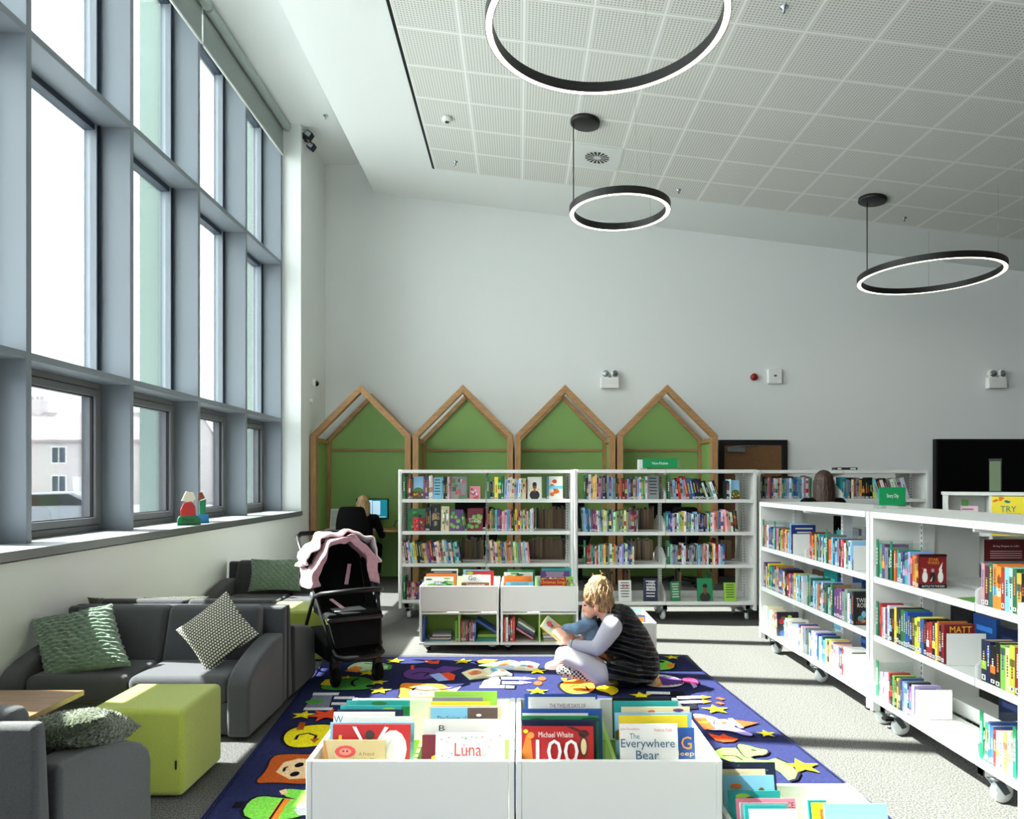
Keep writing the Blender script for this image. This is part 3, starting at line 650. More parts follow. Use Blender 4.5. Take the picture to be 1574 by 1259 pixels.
pillow('cushion', .50, .32, .14, 'sage', (-2.36, 6.83, .535), (R(74), R(90) if False else 0, R(4)), 'sage green ribbed cushion on the farthest sofa', 'rib')
pillow('cushion', .38, .36, .14, 'moss', (-1.64, 2.56, .525), (R(-24), R(-10), R(12)), 'shaggy dark green cushion on the nearest sofa at the bottom left', 'shag', 60)
pillow('cushion', .44, .40, .14, 'moss', (-2.32, 4.86, .49), (R(-60), 0, R(6)), 'olive green cushion just showing above the near sofa back', 'shag')
pillow('cushion', .36, .32, .12, 'moss', (-2.76, 4.84, .50), (R(-64), R(5), 0), 'fluffy cushion corner peeping over the sofa back beside the wall', 'shag')
# folded green and white bag on the farthest sofa's arm
q = MB(); q.box(-.07,.07,-.14,.14,0,.012,'paint',(.45,.70,.50))
q.ext([(.06,-.10,.0),(.06,-.11,.13),(.02,-.1,.17),(-.03,-.1,.16),(-.06,-.1,.1),(-.06,-.1,0)], (0,.22,0), 'paint', (.55,.78,.60)); q.box(.061,.064,-.06,.06,-.1,.06,'paint',(.85,.87,.85))
tag(q.build('folded_blanket', loc=(-1.56, 6.72, .49), bevel=.012), 'folded mint green cloth on the arm of the farthest sofa', 'blanket')
# ================================================================ RUG
def star(cx, cy, r0, r1, n=5, a0=.3): return [(cx+(r0 if k % 2 == 0 else r1)*math.cos(a0+math.pi*k/n), cy+(r0 if k % 2 == 0 else r1)*math.sin(a0+math.pi*k/n)) for k in range(2*n)]
def ellp(cx, cy, rx, ry, n=22, a0=0):
    return [(cx+rx*math.cos(2*math.pi*k/n)*math.cos(a0)-ry*math.sin(2*math.pi*k/n)*math.sin(a0), cy+rx*math.cos(2*math.pi*k/n)*math.sin(a0)+ry*math.sin(2*math.pi*k/n)*math.cos(a0)) for k in range(n)]
rug = MB(); NAVY = (.15,.165,.32)
RC = [(-1.255, 1.9), (1.66, 1.9), (1.349, 5.757), (-1.555, 5.75)]
rug.ext([(x, y, .001) for x, y in RC], (0,0,.010), 'rug'); rc_n = len(rug.f)
rug_col = [NAVY]*rc_n
rz_ = [.0118]
def rshape(pts, col, outline=None):
    if 4 < len(pts) < 15 and outline is not None:
        for _ in range(2):
            pts = [q for (x0, y0), (x1, y1) in zip(pts, pts[1:]+pts[:1]) for q in ((x0*.75+x1*.25, y0*.75+y1*.25), (x0*.25+x1*.75, y0*.25+y1*.75))]
    """flat dyed shape woven in the pile; pts on the floor in metres"""
    if outline:
        cx = sum(p[0] for p in pts)/len(pts); cy = sum(p[1] for p in pts)/len(pts)
        rz_[0] += .00006; o_ = []
        for x, y in pts:
            d = math.hypot(x-cx, y-cy) or 1; o_.append((x+(x-cx)/d*outline*1.7, y+(y-cy)/d*outline*1.7))
        rug.add([(x, y, rz_[0]) for x, y in o_], [tuple(range(len(o_)))], 'rug'); rug_col.append((.10,.09,.16))
    rz_[0] += .00006
    rug.add([(x, y, rz_[0]) for x, y in pts], [tuple(range(len(pts)))], 'rug'); rug_col.append(col)
def fpx(L): return [tuple(Fl(a, b, .012))[:2] for a, b in L]     # points read off the rug's surface
def rline(pts, w, col):
    for (x0, y0), (x1, y1) in zip(pts[:-1], pts[1:]):
        d = math.hypot(x1-x0, y1-y0) or 1; nx, ny = -(y1-y0)/d*w/2, (x1-x0)/d*w/2
        rshape([(x0+nx,y0+ny),(x1+nx,y1+ny),(x1-nx,y1-ny),(x0-nx,y0-ny)], col)
def arc(cx, cy, r, a0, a1, n=9, e=1): return [(cx+r*math.cos(R(a0+(a1-a0)*k/n)), cy+e*r*math.sin(R(a0+(a1-a0)*k/n))) for k in range(n+1)]
BR, YE, OR, GR, LG, PU, LI, RE, WH, GY, SK, DK = (.72,.33,.12), (.93,.85,.12), (.95,.55,.18), (.30,.62,.25), (.52,.85,.32), (.38,.25,.52), (.66,.58,.85), (.90,.30,.15), (.88,.88,.90), (.48,.49,.55), (.93,.78,.60), (.07,.06,.12)
# yellow duck-like round, ginger face, green knight panel (left side)
rshape(fpx([(434,1136),(443,1122),(465,1116),(500,1113),(530,1118),(520,1140),(480,1148),(445,1149)]), YE, .012)
rline(fpx([(454,1137),(458,1130),(474,1127),(486,1131),(482,1138)]), .016, DK); rshape(fpx([(476,1136),(492,1135),(483,1142)]), BR)
rshape(fpx([(455,1122),(461,1110),(470,1111),(466,1122)]), BR)
rshape(fpx([(389,1205),(410,1185),(418,1162),(440,1159),(470,1160),(500,1158),(515,1170),(510,1200),(470,1206),(420,1202)]), BR, .008)
rshape(fpx([(424,1187),(436,1172),(460,1166),(490,1168),(495,1185),(480,1196),(445,1198)]), SK)
rline(fpx([(436,1186),(438,1180),(443,1179)]), .014, DK); rshape(ellp(*Fl(460,1176,.012)[:2], .022, .03), DK); rshape(ellp(*Fl(453,1190,.012)[:2], .022, .03), DK)
rshape(fpx([(388,1222),(440,1228),(480,1230),(470,1259),(365,1262)]), LG, .01); rline(fpx([(441,1228),(431,1240),(418,1262)]), .04, OR); rline(fpx([(436,1228),(413,1262)]), .01, DK)
rshape(fpx([(429,1216),(445,1213),(470,1215),(490,1226),(470,1232),(440,1225)]), LG); rshape(fpx([(429,1216),(440,1213),(442,1221),(433,1222)]), SK); rshape(fpx([(452,1245),(462,1235),(480,1233),(480,1254),(458,1253)]), WH)
rshape(fpx([(362,1233),(377,1232),(370,1242),(355,1243)]), DK)
# castle left
rshape(fpx([(467,1090),(483,1067),(512,1067),(505,1090)]), GY, .008); rshape(fpx([(482,1065),(522,1065),(520,1069),(480,1069)]), WH); rshape(fpx([(468,1088),(512,1088),(510,1092),(466,1092)]), WH); rshape(ellp(*Fl(484,1079,.012)[:2], .06, .04), GR)
rshape(fpx([(514,1071),(545,1071),(544,1075),(513,1075)]), WH); rshape(fpx([(510,1080),(545,1080),(544,1084),(509,1084)]), WH)
# frogs at the back left
rshape(fpx([(490,1058),(505,1045),(520,1041),(545,1040),(565,1042),(578,1050),(572,1059),(540,1061),(505,1061)]), GR, .008); rshape(fpx([(492,1053),(500,1045),(510,1044),(508,1054)]), YE); rline(fpx([(552,1043),(542,1047),(541,1053),(546,1055)]), .02, DK); rshape(ellp(*Fl(569,1055,.012)[:2], .03, .03), DK)
rshape(fpx([(528,1032),(545,1018),(575,1018),(600,1022),(598,1030),(570,1033)]), (.75,.85,.70), .008); rshape(fpx([(530,1032),(545,1024),(558,1026),(550,1034)]), OR); rline(fpx([(560,1020),(600,1023),(598,1029),(562,1032)]), .03, GR)
# purple dragon, red cat
rshape(fpx([(619,1036),(625,1030),(645,1026),(668,1028),(678,1035),(668,1043),(640,1046),(622,1042)]), PU, .008); rshape(fpx([(668,1030),(682,1024),(712,1027),(700,1031),(690,1034),(676,1034)]), PU); rline(fpx([(633,1037),(645,1034),(660,1035),(652,1040)]), .016, DK)
rshape(fpx([(672,1036),(690,1034),(700,1038),(698,1046),(680,1047),(668,1041)]), RE); rshape(fpx([(660,1038),(676,1035),(690,1046),(674,1048)]), (.62,.70,.92)); rshape(fpx([(632,1023),(637,1023),(636,1030),(631,1029)]), RE)
rshape(fpx([(652,1015),(668,1017),(676,1015),(674,1021),(662,1021),(656,1019)]), RE)
rshape(fpx([(614,1056),(618,1050),(640,1051),(676,1051),(690,1057),(700,1066),(680,1075),(610,1075),(616,1066)]), OR, .008); rshape(fpx([(628,1066),(636,1056),(660,1054),(676,1060),(680,1070),(632,1072)]), SK); rline(fpx([(634,1062),(637,1058),(642,1058)]), .02, DK); rline(fpx([(645,1067),(651,1068)]), .02, DK); rshape(fpx([(680,1058),(710,1055),(700,1065)]), LI)
# open castle in the centre
rshape(fpx([(737,1057),(745,1044),(768,1034),(770,1048),(768,1054)]), GY, .006); rshape(fpx([(738,1054),(776,1054),(776,1058),(737,1058)]), WH)
rshape(fpx([(770,1041),(804,1042),(804,1045),(771,1045)]), WH, .01); rshape(fpx([(804,1041),(824,1044),(804,1046)]), LI); rshape(fpx([(772,1048),(798,1049),(798,1052),(772,1052)]), WH, .01); rshape(fpx([(798,1047),(818,1050),(798,1053)]), LI)
rshape(fpx([(773,1035),(787,1036),(787,1040),(773,1040)]), GY, .008); rshape(fpx([(778,1054),(791,1055),(790,1059),(777,1059)]), GY, .008)
for a in ((833,1044),(827,1051)): rshape(ellp(*Fl(*a, .012)[:2], .03, .05), RE)
rshape(fpx([(735,1024),(760,1018),(800,1019),(830,1022),(812,1026),(790,1030),(760,1028)]), (.70,.90,.50)); rshape(fpx([(733,1017),(745,1014),(766,1015),(752,1020),(735,1020)]), OR)
# orange snail and yellow duck in front of the woman
rshape(fpx([(859,1056),(866,1049),(880,1045),(905,1046),(915,1054),(913,1063),(895,1068),(872,1067)]), OR, .012); rline(fpx([(875,1057),(884,1054),(900,1056),(905,1062),(895,1061)]), .014, DK); rshape(fpx([(916,1057),(932,1054),(948,1057),(952,1064),(940,1071),(935,1066),(917,1062)]), YE, .006)
rshape(fpx([(862,1043),(872,1044),(868,1050)]), YE); rshape(fpx([(905,1046),(918,1047),(925,1050),(910,1050)]), RE)
# frog, sleeping face with striped hat
rshape(fpx([(1000,1030),(1005,1020),(1012,1015),(1024,1016),(1036,1021),(1037,1028),(1020,1031)]), LG, .008); rshape(ellp(*Fl(1016,1018,.012)[:2], .03, .03), DK); rshape(fpx([(1024,1021),(1038,1021),(1034,1027),(1026,1027)]), OR)
rshape(fpx([(977,1047),(985,1040),(1000,1037),(1030,1039),(1048,1046),(1053,1052),(1040,1057),(1010,1058),(990,1054)]), (.80,.79,.80), .01)
rshape(fpx([(979,1047),(988,1041),(1000,1039),(1016,1044),(1019,1050),(1010,1055),(992,1053)]), SK); rline(fpx([(1004,1040),(1018,1046),(1019,1051),(1010,1056)]), .03, OR)
for k in range(4): rline(fpx([(1018+8*k,1041+1.2*k),(1024+7*k,1055-.8*k)]), .05, PU)
for a in ((986,1046),(996,1043),(1000,1051)): rline(fpx([(a[0]-2,a[1]),(a[0]+2,a[1]+1)]), .02, DK)
rshape(fpx([(1048,1044),(1060,1042),(1072,1046),(1074,1054),(1066,1058),(1060,1051),(1050,1050)]), (.72,.20,.38), .006); rshape(fpx([(1061,1050),(1068,1052),(1072,1057),(1066,1059)]), LI)
# castle and pencils right
rshape(fpx([(994,1064),(1030,1065),(1030,1069),(993,1068)]), WH, .01); rshape(fpx([(1034,1063),(1050,1064),(1053,1070),(1034,1070)]), (.10,.10,.14))
rshape(fpx([(1040,1072),(1078,1071),(1078,1075),(1041,1076)]), WH, .01); rshape(fpx([(1078,1070),(1094,1073),(1079,1076)]), OR); rshape(fpx([(1042,1079),(1080,1078),(1080,1082),(1043,1083)]), WH, .01); rshape(fpx([(1080,1077),(1094,1080),(1081,1083)]), OR)
rshape(fpx([(1052,1085),(1070,1083),(1073,1091),(1056,1092)]), (.10,.10,.14))
for a in ((1108,1075),(1107,1082)): rline(fpx([(a[0]-5,a[1]-1),(a[0]+4,a[1]+2)]), .035, RE)
# wizard, flame, green dragon
rshape(fpx([(1063,1100),(1070,1098),(1100,1104),(1112,1112),(1140,1124),(1160,1131),(1150,1134),(1120,1124),(1085,1124),(1078,1116)]), LI, .006)
rshape(fpx([(1097,1113),(1103,1107),(1120,1108),(1130,1112),(1132,1118),(1115,1120),(1102,1119)]), WH, .004); rshape(fpx([(1128,1108),(1165,1113),(1140,1120)]), RE, .006); rline(fpx([(1122,1106),(1140,1121)]), .03, LI)
rline(fpx([(1075,1105),(1092,1123)]), .07, RE); rline(fpx([(1074,1112),(1088,1112)]), .02, YE); rshape(ellp(*Fl(1113,1113,.012)[:2], .02, .02), RE)
rshape(fpx([(1088,1129),(1106,1133),(1112,1130),(1120,1134),(1135,1138),(1128,1142),(1112,1143),(1100,1140)]), RE)
rshape(fpx([(1090,1160),(1110,1152),(1130,1152),(1145,1162),(1160,1170),(1180,1171),(1192,1168),(1215,1178),(1226,1190),(1222,1199),(1212,1202),(1200,1190),(1185,1181),(1165,1181),(1150,1176),(1120,1172)]), LG, .010)
rshape(fpx([(1131,1145),(1150,1148),(1165,1153),(1182,1155),(1176,1163),(1160,1163),(1148,1168),(1140,1160)]), LG, .006); rline(fpx([(1110,1164),(1130,1164),(1142,1171)]), .012, DK); rline(fpx([(1155,1155),(1162,1156)]), .02, DK)
for (a, b, s_) in ((1100,1092,.11),(1233,1180,.12),(607,1017,.1),(565,1036,.09),(584,1063,.1),(582,1050,.09),(466,1101,.1),(711,1018,.1),(826,1033,.1),(826,1064,.1),(985,1071,.1),(1178,1130,.07),(1033,1012,.08),(533,1043,.06)):
    c_ = Fl(a, b, .012); rshape(star(c_.x, c_.y, s_*.8, s_*.34), YE)
rshape(star(*Fl(500,1101,.012)[:2], .12, .05, 6), RE)
rline([RC[1], RC[2]], .012, (.10,.12,.30)); rline([RC[0], RC[3]], .012, (.10,.12,.30)); rline([RC[3], RC[2]], .012, (.10,.12,.30))
o = rug.build('rug'); at = o.data.color_attributes.new('Col', 'FLOAT_COLOR', 'CORNER'); buf = []
for f, c_ in zip(rug.f, rug_col+[NAVY]*0): buf += [*lin(c_), 1.0]*len(f)
at.data.foreach_set('color', buf)
tag(o, 'deep blue children\'s rug with dragons, castles, stars and faces', 'rug')
# ================================================================ BOOKS
CC = {'r':((.72,.13,.14),'red'),'b':((.16,.33,.62),'blue'),'d':((.10,.13,.25),'navy'),'g':((.13,.50,.32),'green'),'l':((.58,.78,.28),'lime'),
 'y':((.93,.83,.20),'yellow'),'o':((.90,.48,.16),'orange'),'p':((.40,.22,.48),'purple'),'i':((.88,.52,.60),'pink'),'n':((.45,.29,.18),'brown'),
 'm':((.45,.10,.18),'maroon'),'t':((.15,.60,.60),'teal'),'s':((.50,.74,.85),'pale blue'),'w':((.90,.90,.88),'white'),'k':((.09,.09,.10),'black'),
 'e':((.52,.54,.56),'grey'),'c':((.88,.82,.66),'cream'),'a':((.76,.68,.50),'tan')}
ORD = ['zeroth','first','second','third','fourth','fifth','sixth','seventh','eighth','ninth','tenth','eleventh','twelfth','thirteenth','fourteenth','fifteenth','sixteenth','seventeenth','eighteenth','nineteenth','twentieth','twenty-first','twenty-second','twenty-third','twenty-fourth','twenty-fifth','twenty-sixth','twenty-seventh','twenty-eighth','twenty-ninth','thirtieth','thirty-first','thirty-second','thirty-third','thirty-fourth','thirty-fifth','thirty-sixth','thirty-seventh','thirty-eighth','thirty-ninth','fortieth','forty-first','forty-second','forty-third','forty-fourth','forty-fifth']
RG = random.Random(11)
def shade(c, f): return tuple(min(1, max(0, x*f)) for x in c)
def art(q, T, w, h, base, kind, rng):
    """printed cover: shapes in the local x-z plane, facing -y"""
    lay = [0]
    def pl(pts, c):
        lay[0] += 1; y = -.0003*lay[0]; q.flat([T @ Vector((x*w, y, z*h)) for x, z in pts], c)
    pl([(0,0),(1,0),(1,1),(0,1)], base)
    E = lambda cx, cz, rx, rz, n=14: [(cx+rx*math.cos(2*math.pi*k/n), cz+rz*math.sin(2*math.pi*k/n)) for k in range(n)]
    B = lambda a, b, c, d: [(a,c),(b,c),(b,d),(a,d)]
    rc = lambda: CC[rng.choice('rbglyoitswkencap')][0]
    if kind == 'land':
        pl(B(0,1,.42,1),(.55,.75,.90)); pl(E(.5,.35,.49,.16),(.30,.45,.22)); pl(B(0,1,0,.33),(.35,.28,.14))
        for k in range(9): pl(E(.1+.1*k,.12+.2*rng.random(),.07,.05,8), rng.choice([(.75,.2,.15),(.85,.65,.2),(.3,.5,.2),(.9,.85,.7)]))
    elif kind == 'collage':
        for k in range(14): a, b = rng.random()*.7, rng.random()*.75; pl(B(a,a+.12+.15*rng.random(),b,b+.1+.12*rng.random()), rng.choice([shade(base,.6),shade(base,1.6),(.35,.5,.35),(.6,.55,.5),(.75,.35,.35)]))
    elif kind == 'portrait':
        pl(E(.5,.18,.36,.22),(.15,.14,.16)); pl(B(.42,.58,.3,.45),(.45,.3,.22)); pl(E(.5,.58,.15,.16),(.45,.30,.22)); pl(E(.5,.67,.155,.09),(.10,.07,.06))
    elif kind == 'food':
        for k in range(7): pl(E(.2+.6*rng.random(), .15+.7*rng.random(), .17,.09), rng.choice([(.85,.40,.10),(.95,.75,.30),(.8,.25,.1),(.97,.9,.8)]))
        pl(B(0,1,.45,.58), (.45,.78,.85))
    elif kind == 'leaf':
        for k in range(12): pl(E(.1+.8*rng.random(), .1+.8*rng.random(), .13,.09,8), rng.choice([(.15,.45,.22),(.35,.65,.3),(.10,.30,.18),(.5,.7,.35)]))
    elif kind == 'figures':
        for a in (.22,.5,.78): pl(E(a,.33,.10,.17),(.9,.9,.88) if a != .5 else (.08,.08,.09)); pl(E(a,.52,.06,.06),(.93,.90,.86) if a != .5 else (.7,.6,.55)); pl([(a-.1,.2),(a-.04,.2),(a,.36)],(.9,.9,.88))
        pl([(.1,.6),(.13,.6),(.3,.4)],(.95,.5,.4)); pl([(.7,.55),(.85,.78),(.8,.5)],(.9,.9,.88)); pl(B(0,1,.0,.12),(.08,.06,.07)); pl(B(0,1,.93,1),(.10,.05,.06))
    elif kind == 'blobs':
        for k in range(8): pl(E(.12+.76*rng.random(), .12+.76*rng.random(), .05+.1*rng.random(),.04+.09*rng.random(),9), rc())
    elif kind == 'lines':
        for k in range(6): z = .9-.13*k; a = .12+.1*rng.random(); pl(B(a,1-a,z-.045,z), shade(base,.35) if sum(base) > 1.2 else (.85,.83,.8))
    elif kind == 'dots':
        for k in range(26): a, b = rng.random(), rng.random(); pl(E(.04+.92*a,.05+.9*b,.02,.015,7), rng.choice([(.2,.55,.3),(.85,.25,.25),(.3,.6,.45),(.9,.6,.3)]))
    elif kind == 'tales':
        pl(E(.78,.42,.18,.45),(.95,.95,.95)); pl(E(.60,.25,.09,.10),(.85,.6,.35)); pl(B(.08,.12,.45,.75),(.95,.75,.15)); pl([(.25,.95),(.30,.95),(.42,.55),(.38,.55)],(.96,.96,.96)); pl([(.55,.55),(.59,.55),(.72,.93),(.67,.95)],(.96,.96,.96)); pl(E(.48,.75,.06,.12),(.25,.2,.2))
    elif kind == 'face':
        pl(E(.36,.55,.17,.24,12),(.80,.25,.25)); pl(E(.36,.55,.10,.14),(.90,.50,.45)); pl(E(.33,.57,.02,.03,8),(.1,.05,.05)); pl(E(.39,.57,.02,.03,8),(.1,.05,.05)); pl([(0,0),(.12,0),(.02,1),(0,1)],(.75,.5,.25))
    elif kind == 'half':
        pl(B(.55,1,0,1),(.38,.30,.27)); pl(E(.72,.72,.04,.05),(.93,.93,.93))
    elif kind == 'monkeys':
        pl([(0,0),(.16,0),(.12,.75),(.06,.8),(0,.4)],(.85,.50,.18)); pl(E(.12,.78,.05,.08),(.90,.60,.25)); pl(E(.86,.5,.07,.28),(.40,.22,.15)); pl(E(.86,.5,.04,.2),(.95,.85,.65)); pl(E(.86,.82,.07,.09),(.15,.10,.09)); pl([(.62,1),(.7,1),(.95,.8),(.9,.76)],(.30,.12,.10)); pl(E(.05,.88,.035,.05),(.75,.85,.2))
    elif kind == 'songs':
        for k in range(9): pl(E(.08+.1*k,.85+.06*(k % 2),.06,.07,9), rc())
        pl(B(.05,.95,.08,.2),(.95,.65,.2))
NB = [0]
def glyphs(q, x0, x1, z0, z1, y, col, rng):      # running title up the spine
    z = z0
    while z < z1:
        L = rng.uniform(.004, .011); q.flat([(x0,y,z),(x1,y,z),(x1,y,min(z+L,z1)),(x0,y,min(z+L,z1))], col); z += L+rng.uniform(.0018,.005)
def make_book(name, th, h, dp, col, label, M, lean=0, pages_child=False, cover=None, title=None, group=None, near=False, front=None, rng=RG, dw=True):
    """spine faces local -y at y=0, thickness along x, pages open to +y. front: art on the +x board"""
    q = MB(); bt = .0022; y1 = dp
    q.box(0, th, 0, bt, 0, h, c=col); q.box(0, bt, bt, y1, 0, h, c=col); q.box(th-bt, th, bt, y1, 0, h, c=col)
    if not pages_child: q.box(bt, th-bt, bt, y1-.004, .002, h-.003, 'pages')
    e = -.0005; lum = sum(col)
    tc_ = rng.choice([(.93,.93,.9),(.95,.85,.4),(.9,.5,.3)]) if lum < 1.4 else rng.choice([(.1,.1,.15),(.6,.1,.1),(.1,.25,.5)])
    if th > .009:
        m_ = th*.36
        if rng.random() < .35: b0 = rng.uniform(.55,.8)*h; q.flat([(0,e,b0),(th,e,b0),(th,e,b0+.03),(0,e,b0+.03)], shade(col, .55) if lum > .9 else shade(col, 2.0))
        if rng.random() < .22: q.flat([(0,e,h*.3),(th,e,h*.3),(th,e,h*.5),(0,e,h*.5)], CC[rng.choice('rbglyoitswec')][0])
        glyphs(q, m_, th-m_, .055+rng.uniform(0,.03), h*rng.uniform(.62,.93), e*1.6, tc_, rng)
    if rng.random() < .72:
        a_ = rng.uniform(.006,.012); b_ = a_+rng.uniform(.014,.024); q.flat([(th*.12,e*2,a_),(th*.88,e*2,a_),(th*.88,e*2,b_),(th*.12,e*2,b_)], (.90,.90,.89)); q.flat([(th*.36,e*2.6,a_+.004),(th*.64,e*2.6,a_+.004),(th*.64,e*2.6,b_-.004),(th*.36,e*2.6,b_-.004)], (.12,.12,.14))
    if front: art(q, TR(th+.0003, bt, 0) @ RZ(90), dp-bt, h, front[0], front[1], rng)
    o = q.build(name); o.matrix_world = M @ RY(lean)
    if pages_child: pg = MB(); pg.box(bt+.0002, th-bt-.0002, bt, y1-.004, .002, h-.003, 'pages'); pg.build('page_block', o)
    if title and front:
        for (bd, z, w_, hh, c_) in title: text(bd, 'cover_title', o, TR(th+.007, dp/2+.001, z*h) @ RZ(90), w=w_*dp, h=hh*h, c=c_)
    tag(o, label, 'book', group); return o
def face_book(name, w, h, th, col, kind, M, label, title=None, group=None, tilt=-9, rz=0, spine=None, wd=None, vis=1):
    """face-out: cover faces local -y, standing on its edge, leaning back"""
    q = MB(); q.box(0, w, 0, .002, 0, h, c=col); q.box(0, w, th-.002, th, 0, h, c=shade(col,.8)); q.box(0, .002, .002, th-.002, 0, h, c=spine or shade(col,.7)); q.box(.003, w-.003, .002, th-.002, .002, h-.003, 'pages')
    rng = random.Random(int(w*9999)+len(label)); art(q, TR(0, -.0003, h*(1-vis)), w, h*vis, col, kind, rng)
    o = q.build(name); o.matrix_world = M @ RZ(rz) @ RX(tilt)
    if title:
        for (bd, x, z, w_, hh, c_) in title: text(bd, 'cover_title', o, TR(x*w, -.011, z*h), w=w_*w, h=hh*h if hh else None, c=c_)
    tag(o, label, 'book', group); return o
def castor(parent, x, y, r=.045, top=.13, yaw=0, m='rubber', brake=False):
    q = MB(); q.T = TR(x, y, 0) @ RZ(yaw); w_ = .012
    q.ext([(-.026,-.02,top-.02),(-.026,.025,top-.02),(-.026,.062,r),(-.026,.035,r-.01)], (.004,0,0), 'chrome'); q.ext([(.022,-.02,top-.02),(.022,.025,top-.02),(.022,.062,r),(.022,.035,r-.01)], (.004,0,0), 'chrome')
    q.lathe([(.03,top-.024),(.034,top-.015),(.02,top-.005),(.012,top)], (0,0,0), 'chrome', n=16)
    if brake: q.box(-.02,.02,-.06,-.01,top-.045,top-.03,'black')
    o = q.build('castor', parent)
    q = MB(); q.T = TR(x, y, 0) @ RZ(yaw); q.lathe([(.012,-.019),(r-.006,-.017),(r,-.010),(r,.010),(r-.006,.017),(.012,.019)], (0,.04,r), m, axis='x', n=22); q.build('wheel', o)
def shelving(loc, rz, label, W, D, H, levels, bays=2, lip=.032, top=True):
    r = tag(empty('mobile_bookcase', loc, rz), label, 'bookcase', 'white mobile library bookcases'); ep = .032; bw = (W-2*ep)/bays; h2 = D/2
    for x in (0, W-ep):
        q = MB(); q.box(x, x+ep, -h2, h2, .115, H, 'white_metal'); e_ = q.build('end_panel', r, bevel=.004)
        q = MB(); q.box(x-.001 if x == 0 else x+ep-.001, x+.001 if x == 0 else x+ep+.001, -h2+.035, -h2+.041, .12, H-.01, 'slot'); q.build('panel_groove', e_)
    for k in range(bays+1):
        xx = ep+.012+k*(bw-.024/bays*1) if k else ep+.012
        xx = ep+bw*k+(.014 if k == 0 else -.014 if k == bays else 0)
        q = MB(); q.box(xx-.014, xx+.014, -.035, .035, .15, H-.03, 'white_metal'); p_ = q.build('slotted_upright', r)
        q = MB(); z = .18
        while z < H-.07:
            for sy in (-.0355,): q.flat([(xx-.004,sy,z),(xx+.004,sy,z),(xx+.004,sy,z+.018),(xx-.004,sy,z+.018)], m='slot')
            z += .03
        q.build('slots', p_)
    for lz in levels:
        for k in range(bays):
            xa, xb = ep+bw*k+.003, ep+bw*(k+1)-.003
            for sy in (-1, 1):
                q = MB(); y0, y1 = sorted((sy*(h2-.012), sy*.04)); q.box(xa, xb, y0, y1, lz-.028, lz, 'white_metal')
                if sy < 0: q.box(xa, xb, y0-.006, y0+.004, lz-lip, lz+.004, 'white_metal')
                sh = q.build('shelf', r)
                for xs in (xa+.001, xb-.004):
                    q = MB(); q.ext([(xs, sy*(h2-.012), lz),(xs, sy*(h2-.012), lz+.062),(xs, sy*(h2-.05), lz+.09),(xs, sy*.12, lz+.16),(xs, sy*.04, lz+.16),(xs, sy*.04, lz)], (.003,0,0), 'white_metal')
                    q.build('shelf_bracket', sh)
                if lz < .3: q = MB(); q.box(xa, xb, -.004 if sy < 0 else .0, 0 if sy < 0 else .004, lz, lz+.07, 'white_metal'); q.build('back_stop', sh)
    if top:
        for k in range(bays):
            xa, xb = ep+bw*k+.002, ep+bw*(k+1)-.002
            q = MB(); q.box(xa, xb, -h2+.004, h2-.004, H-.012, H, 'white_metal'); q.box(xa, xb, -h2-.004, -h2+.004, H-.035, H, 'white_metal'); q.box(xa, xb, h2-.004, h2+.004, H-.035, H, 'white_metal'); q.build('top_panel', r)
            for xs in (xa, xb-.003): q = MB(); q.ext([(xs,-h2,H-.012),(xs,-h2,H-.05),(xs,-.04,H-.075),(xs,.04,H-.075),(xs,h2,H-.05),(xs,h2,H-.012)], (.003,0,0), 'white_metal'); q.build('top_bracket', r)
    q = MB(); q.box(ep, W-ep, -.04, .04, .105, .16, 'white_metal'); q.build('base_beam', r)
    for k in range(bays+1):
        xx = [ep+.05, W/2, W-ep-.05][k] if bays == 2 else ep+bw*k
        q = MB(); q.box(xx-.02, xx+.02, -h2+.03, h2-.03, .125, .165, 'white_metal'); q.build('cross_rail', r)
        for sy in (-1, 1):
            q = MB(); q.box(xx-.022, xx+.022, min(sy*(h2-.03), sy*(h2-.035)), max(sy*(h2-.03), sy*(h2-.035)), .12, .168, 'dark_metal'); q.build('rail_cap', r)
            castor(r, xx+(.01 if k == 0 else 0), sy*(h2-.09), r=.05, top=.13, yaw=RG.uniform(-35, 35)+(180 if sy > 0 else 0), brake=(k != 1))
    r['M'] = 0; del r['M']
    return r, bw, ep
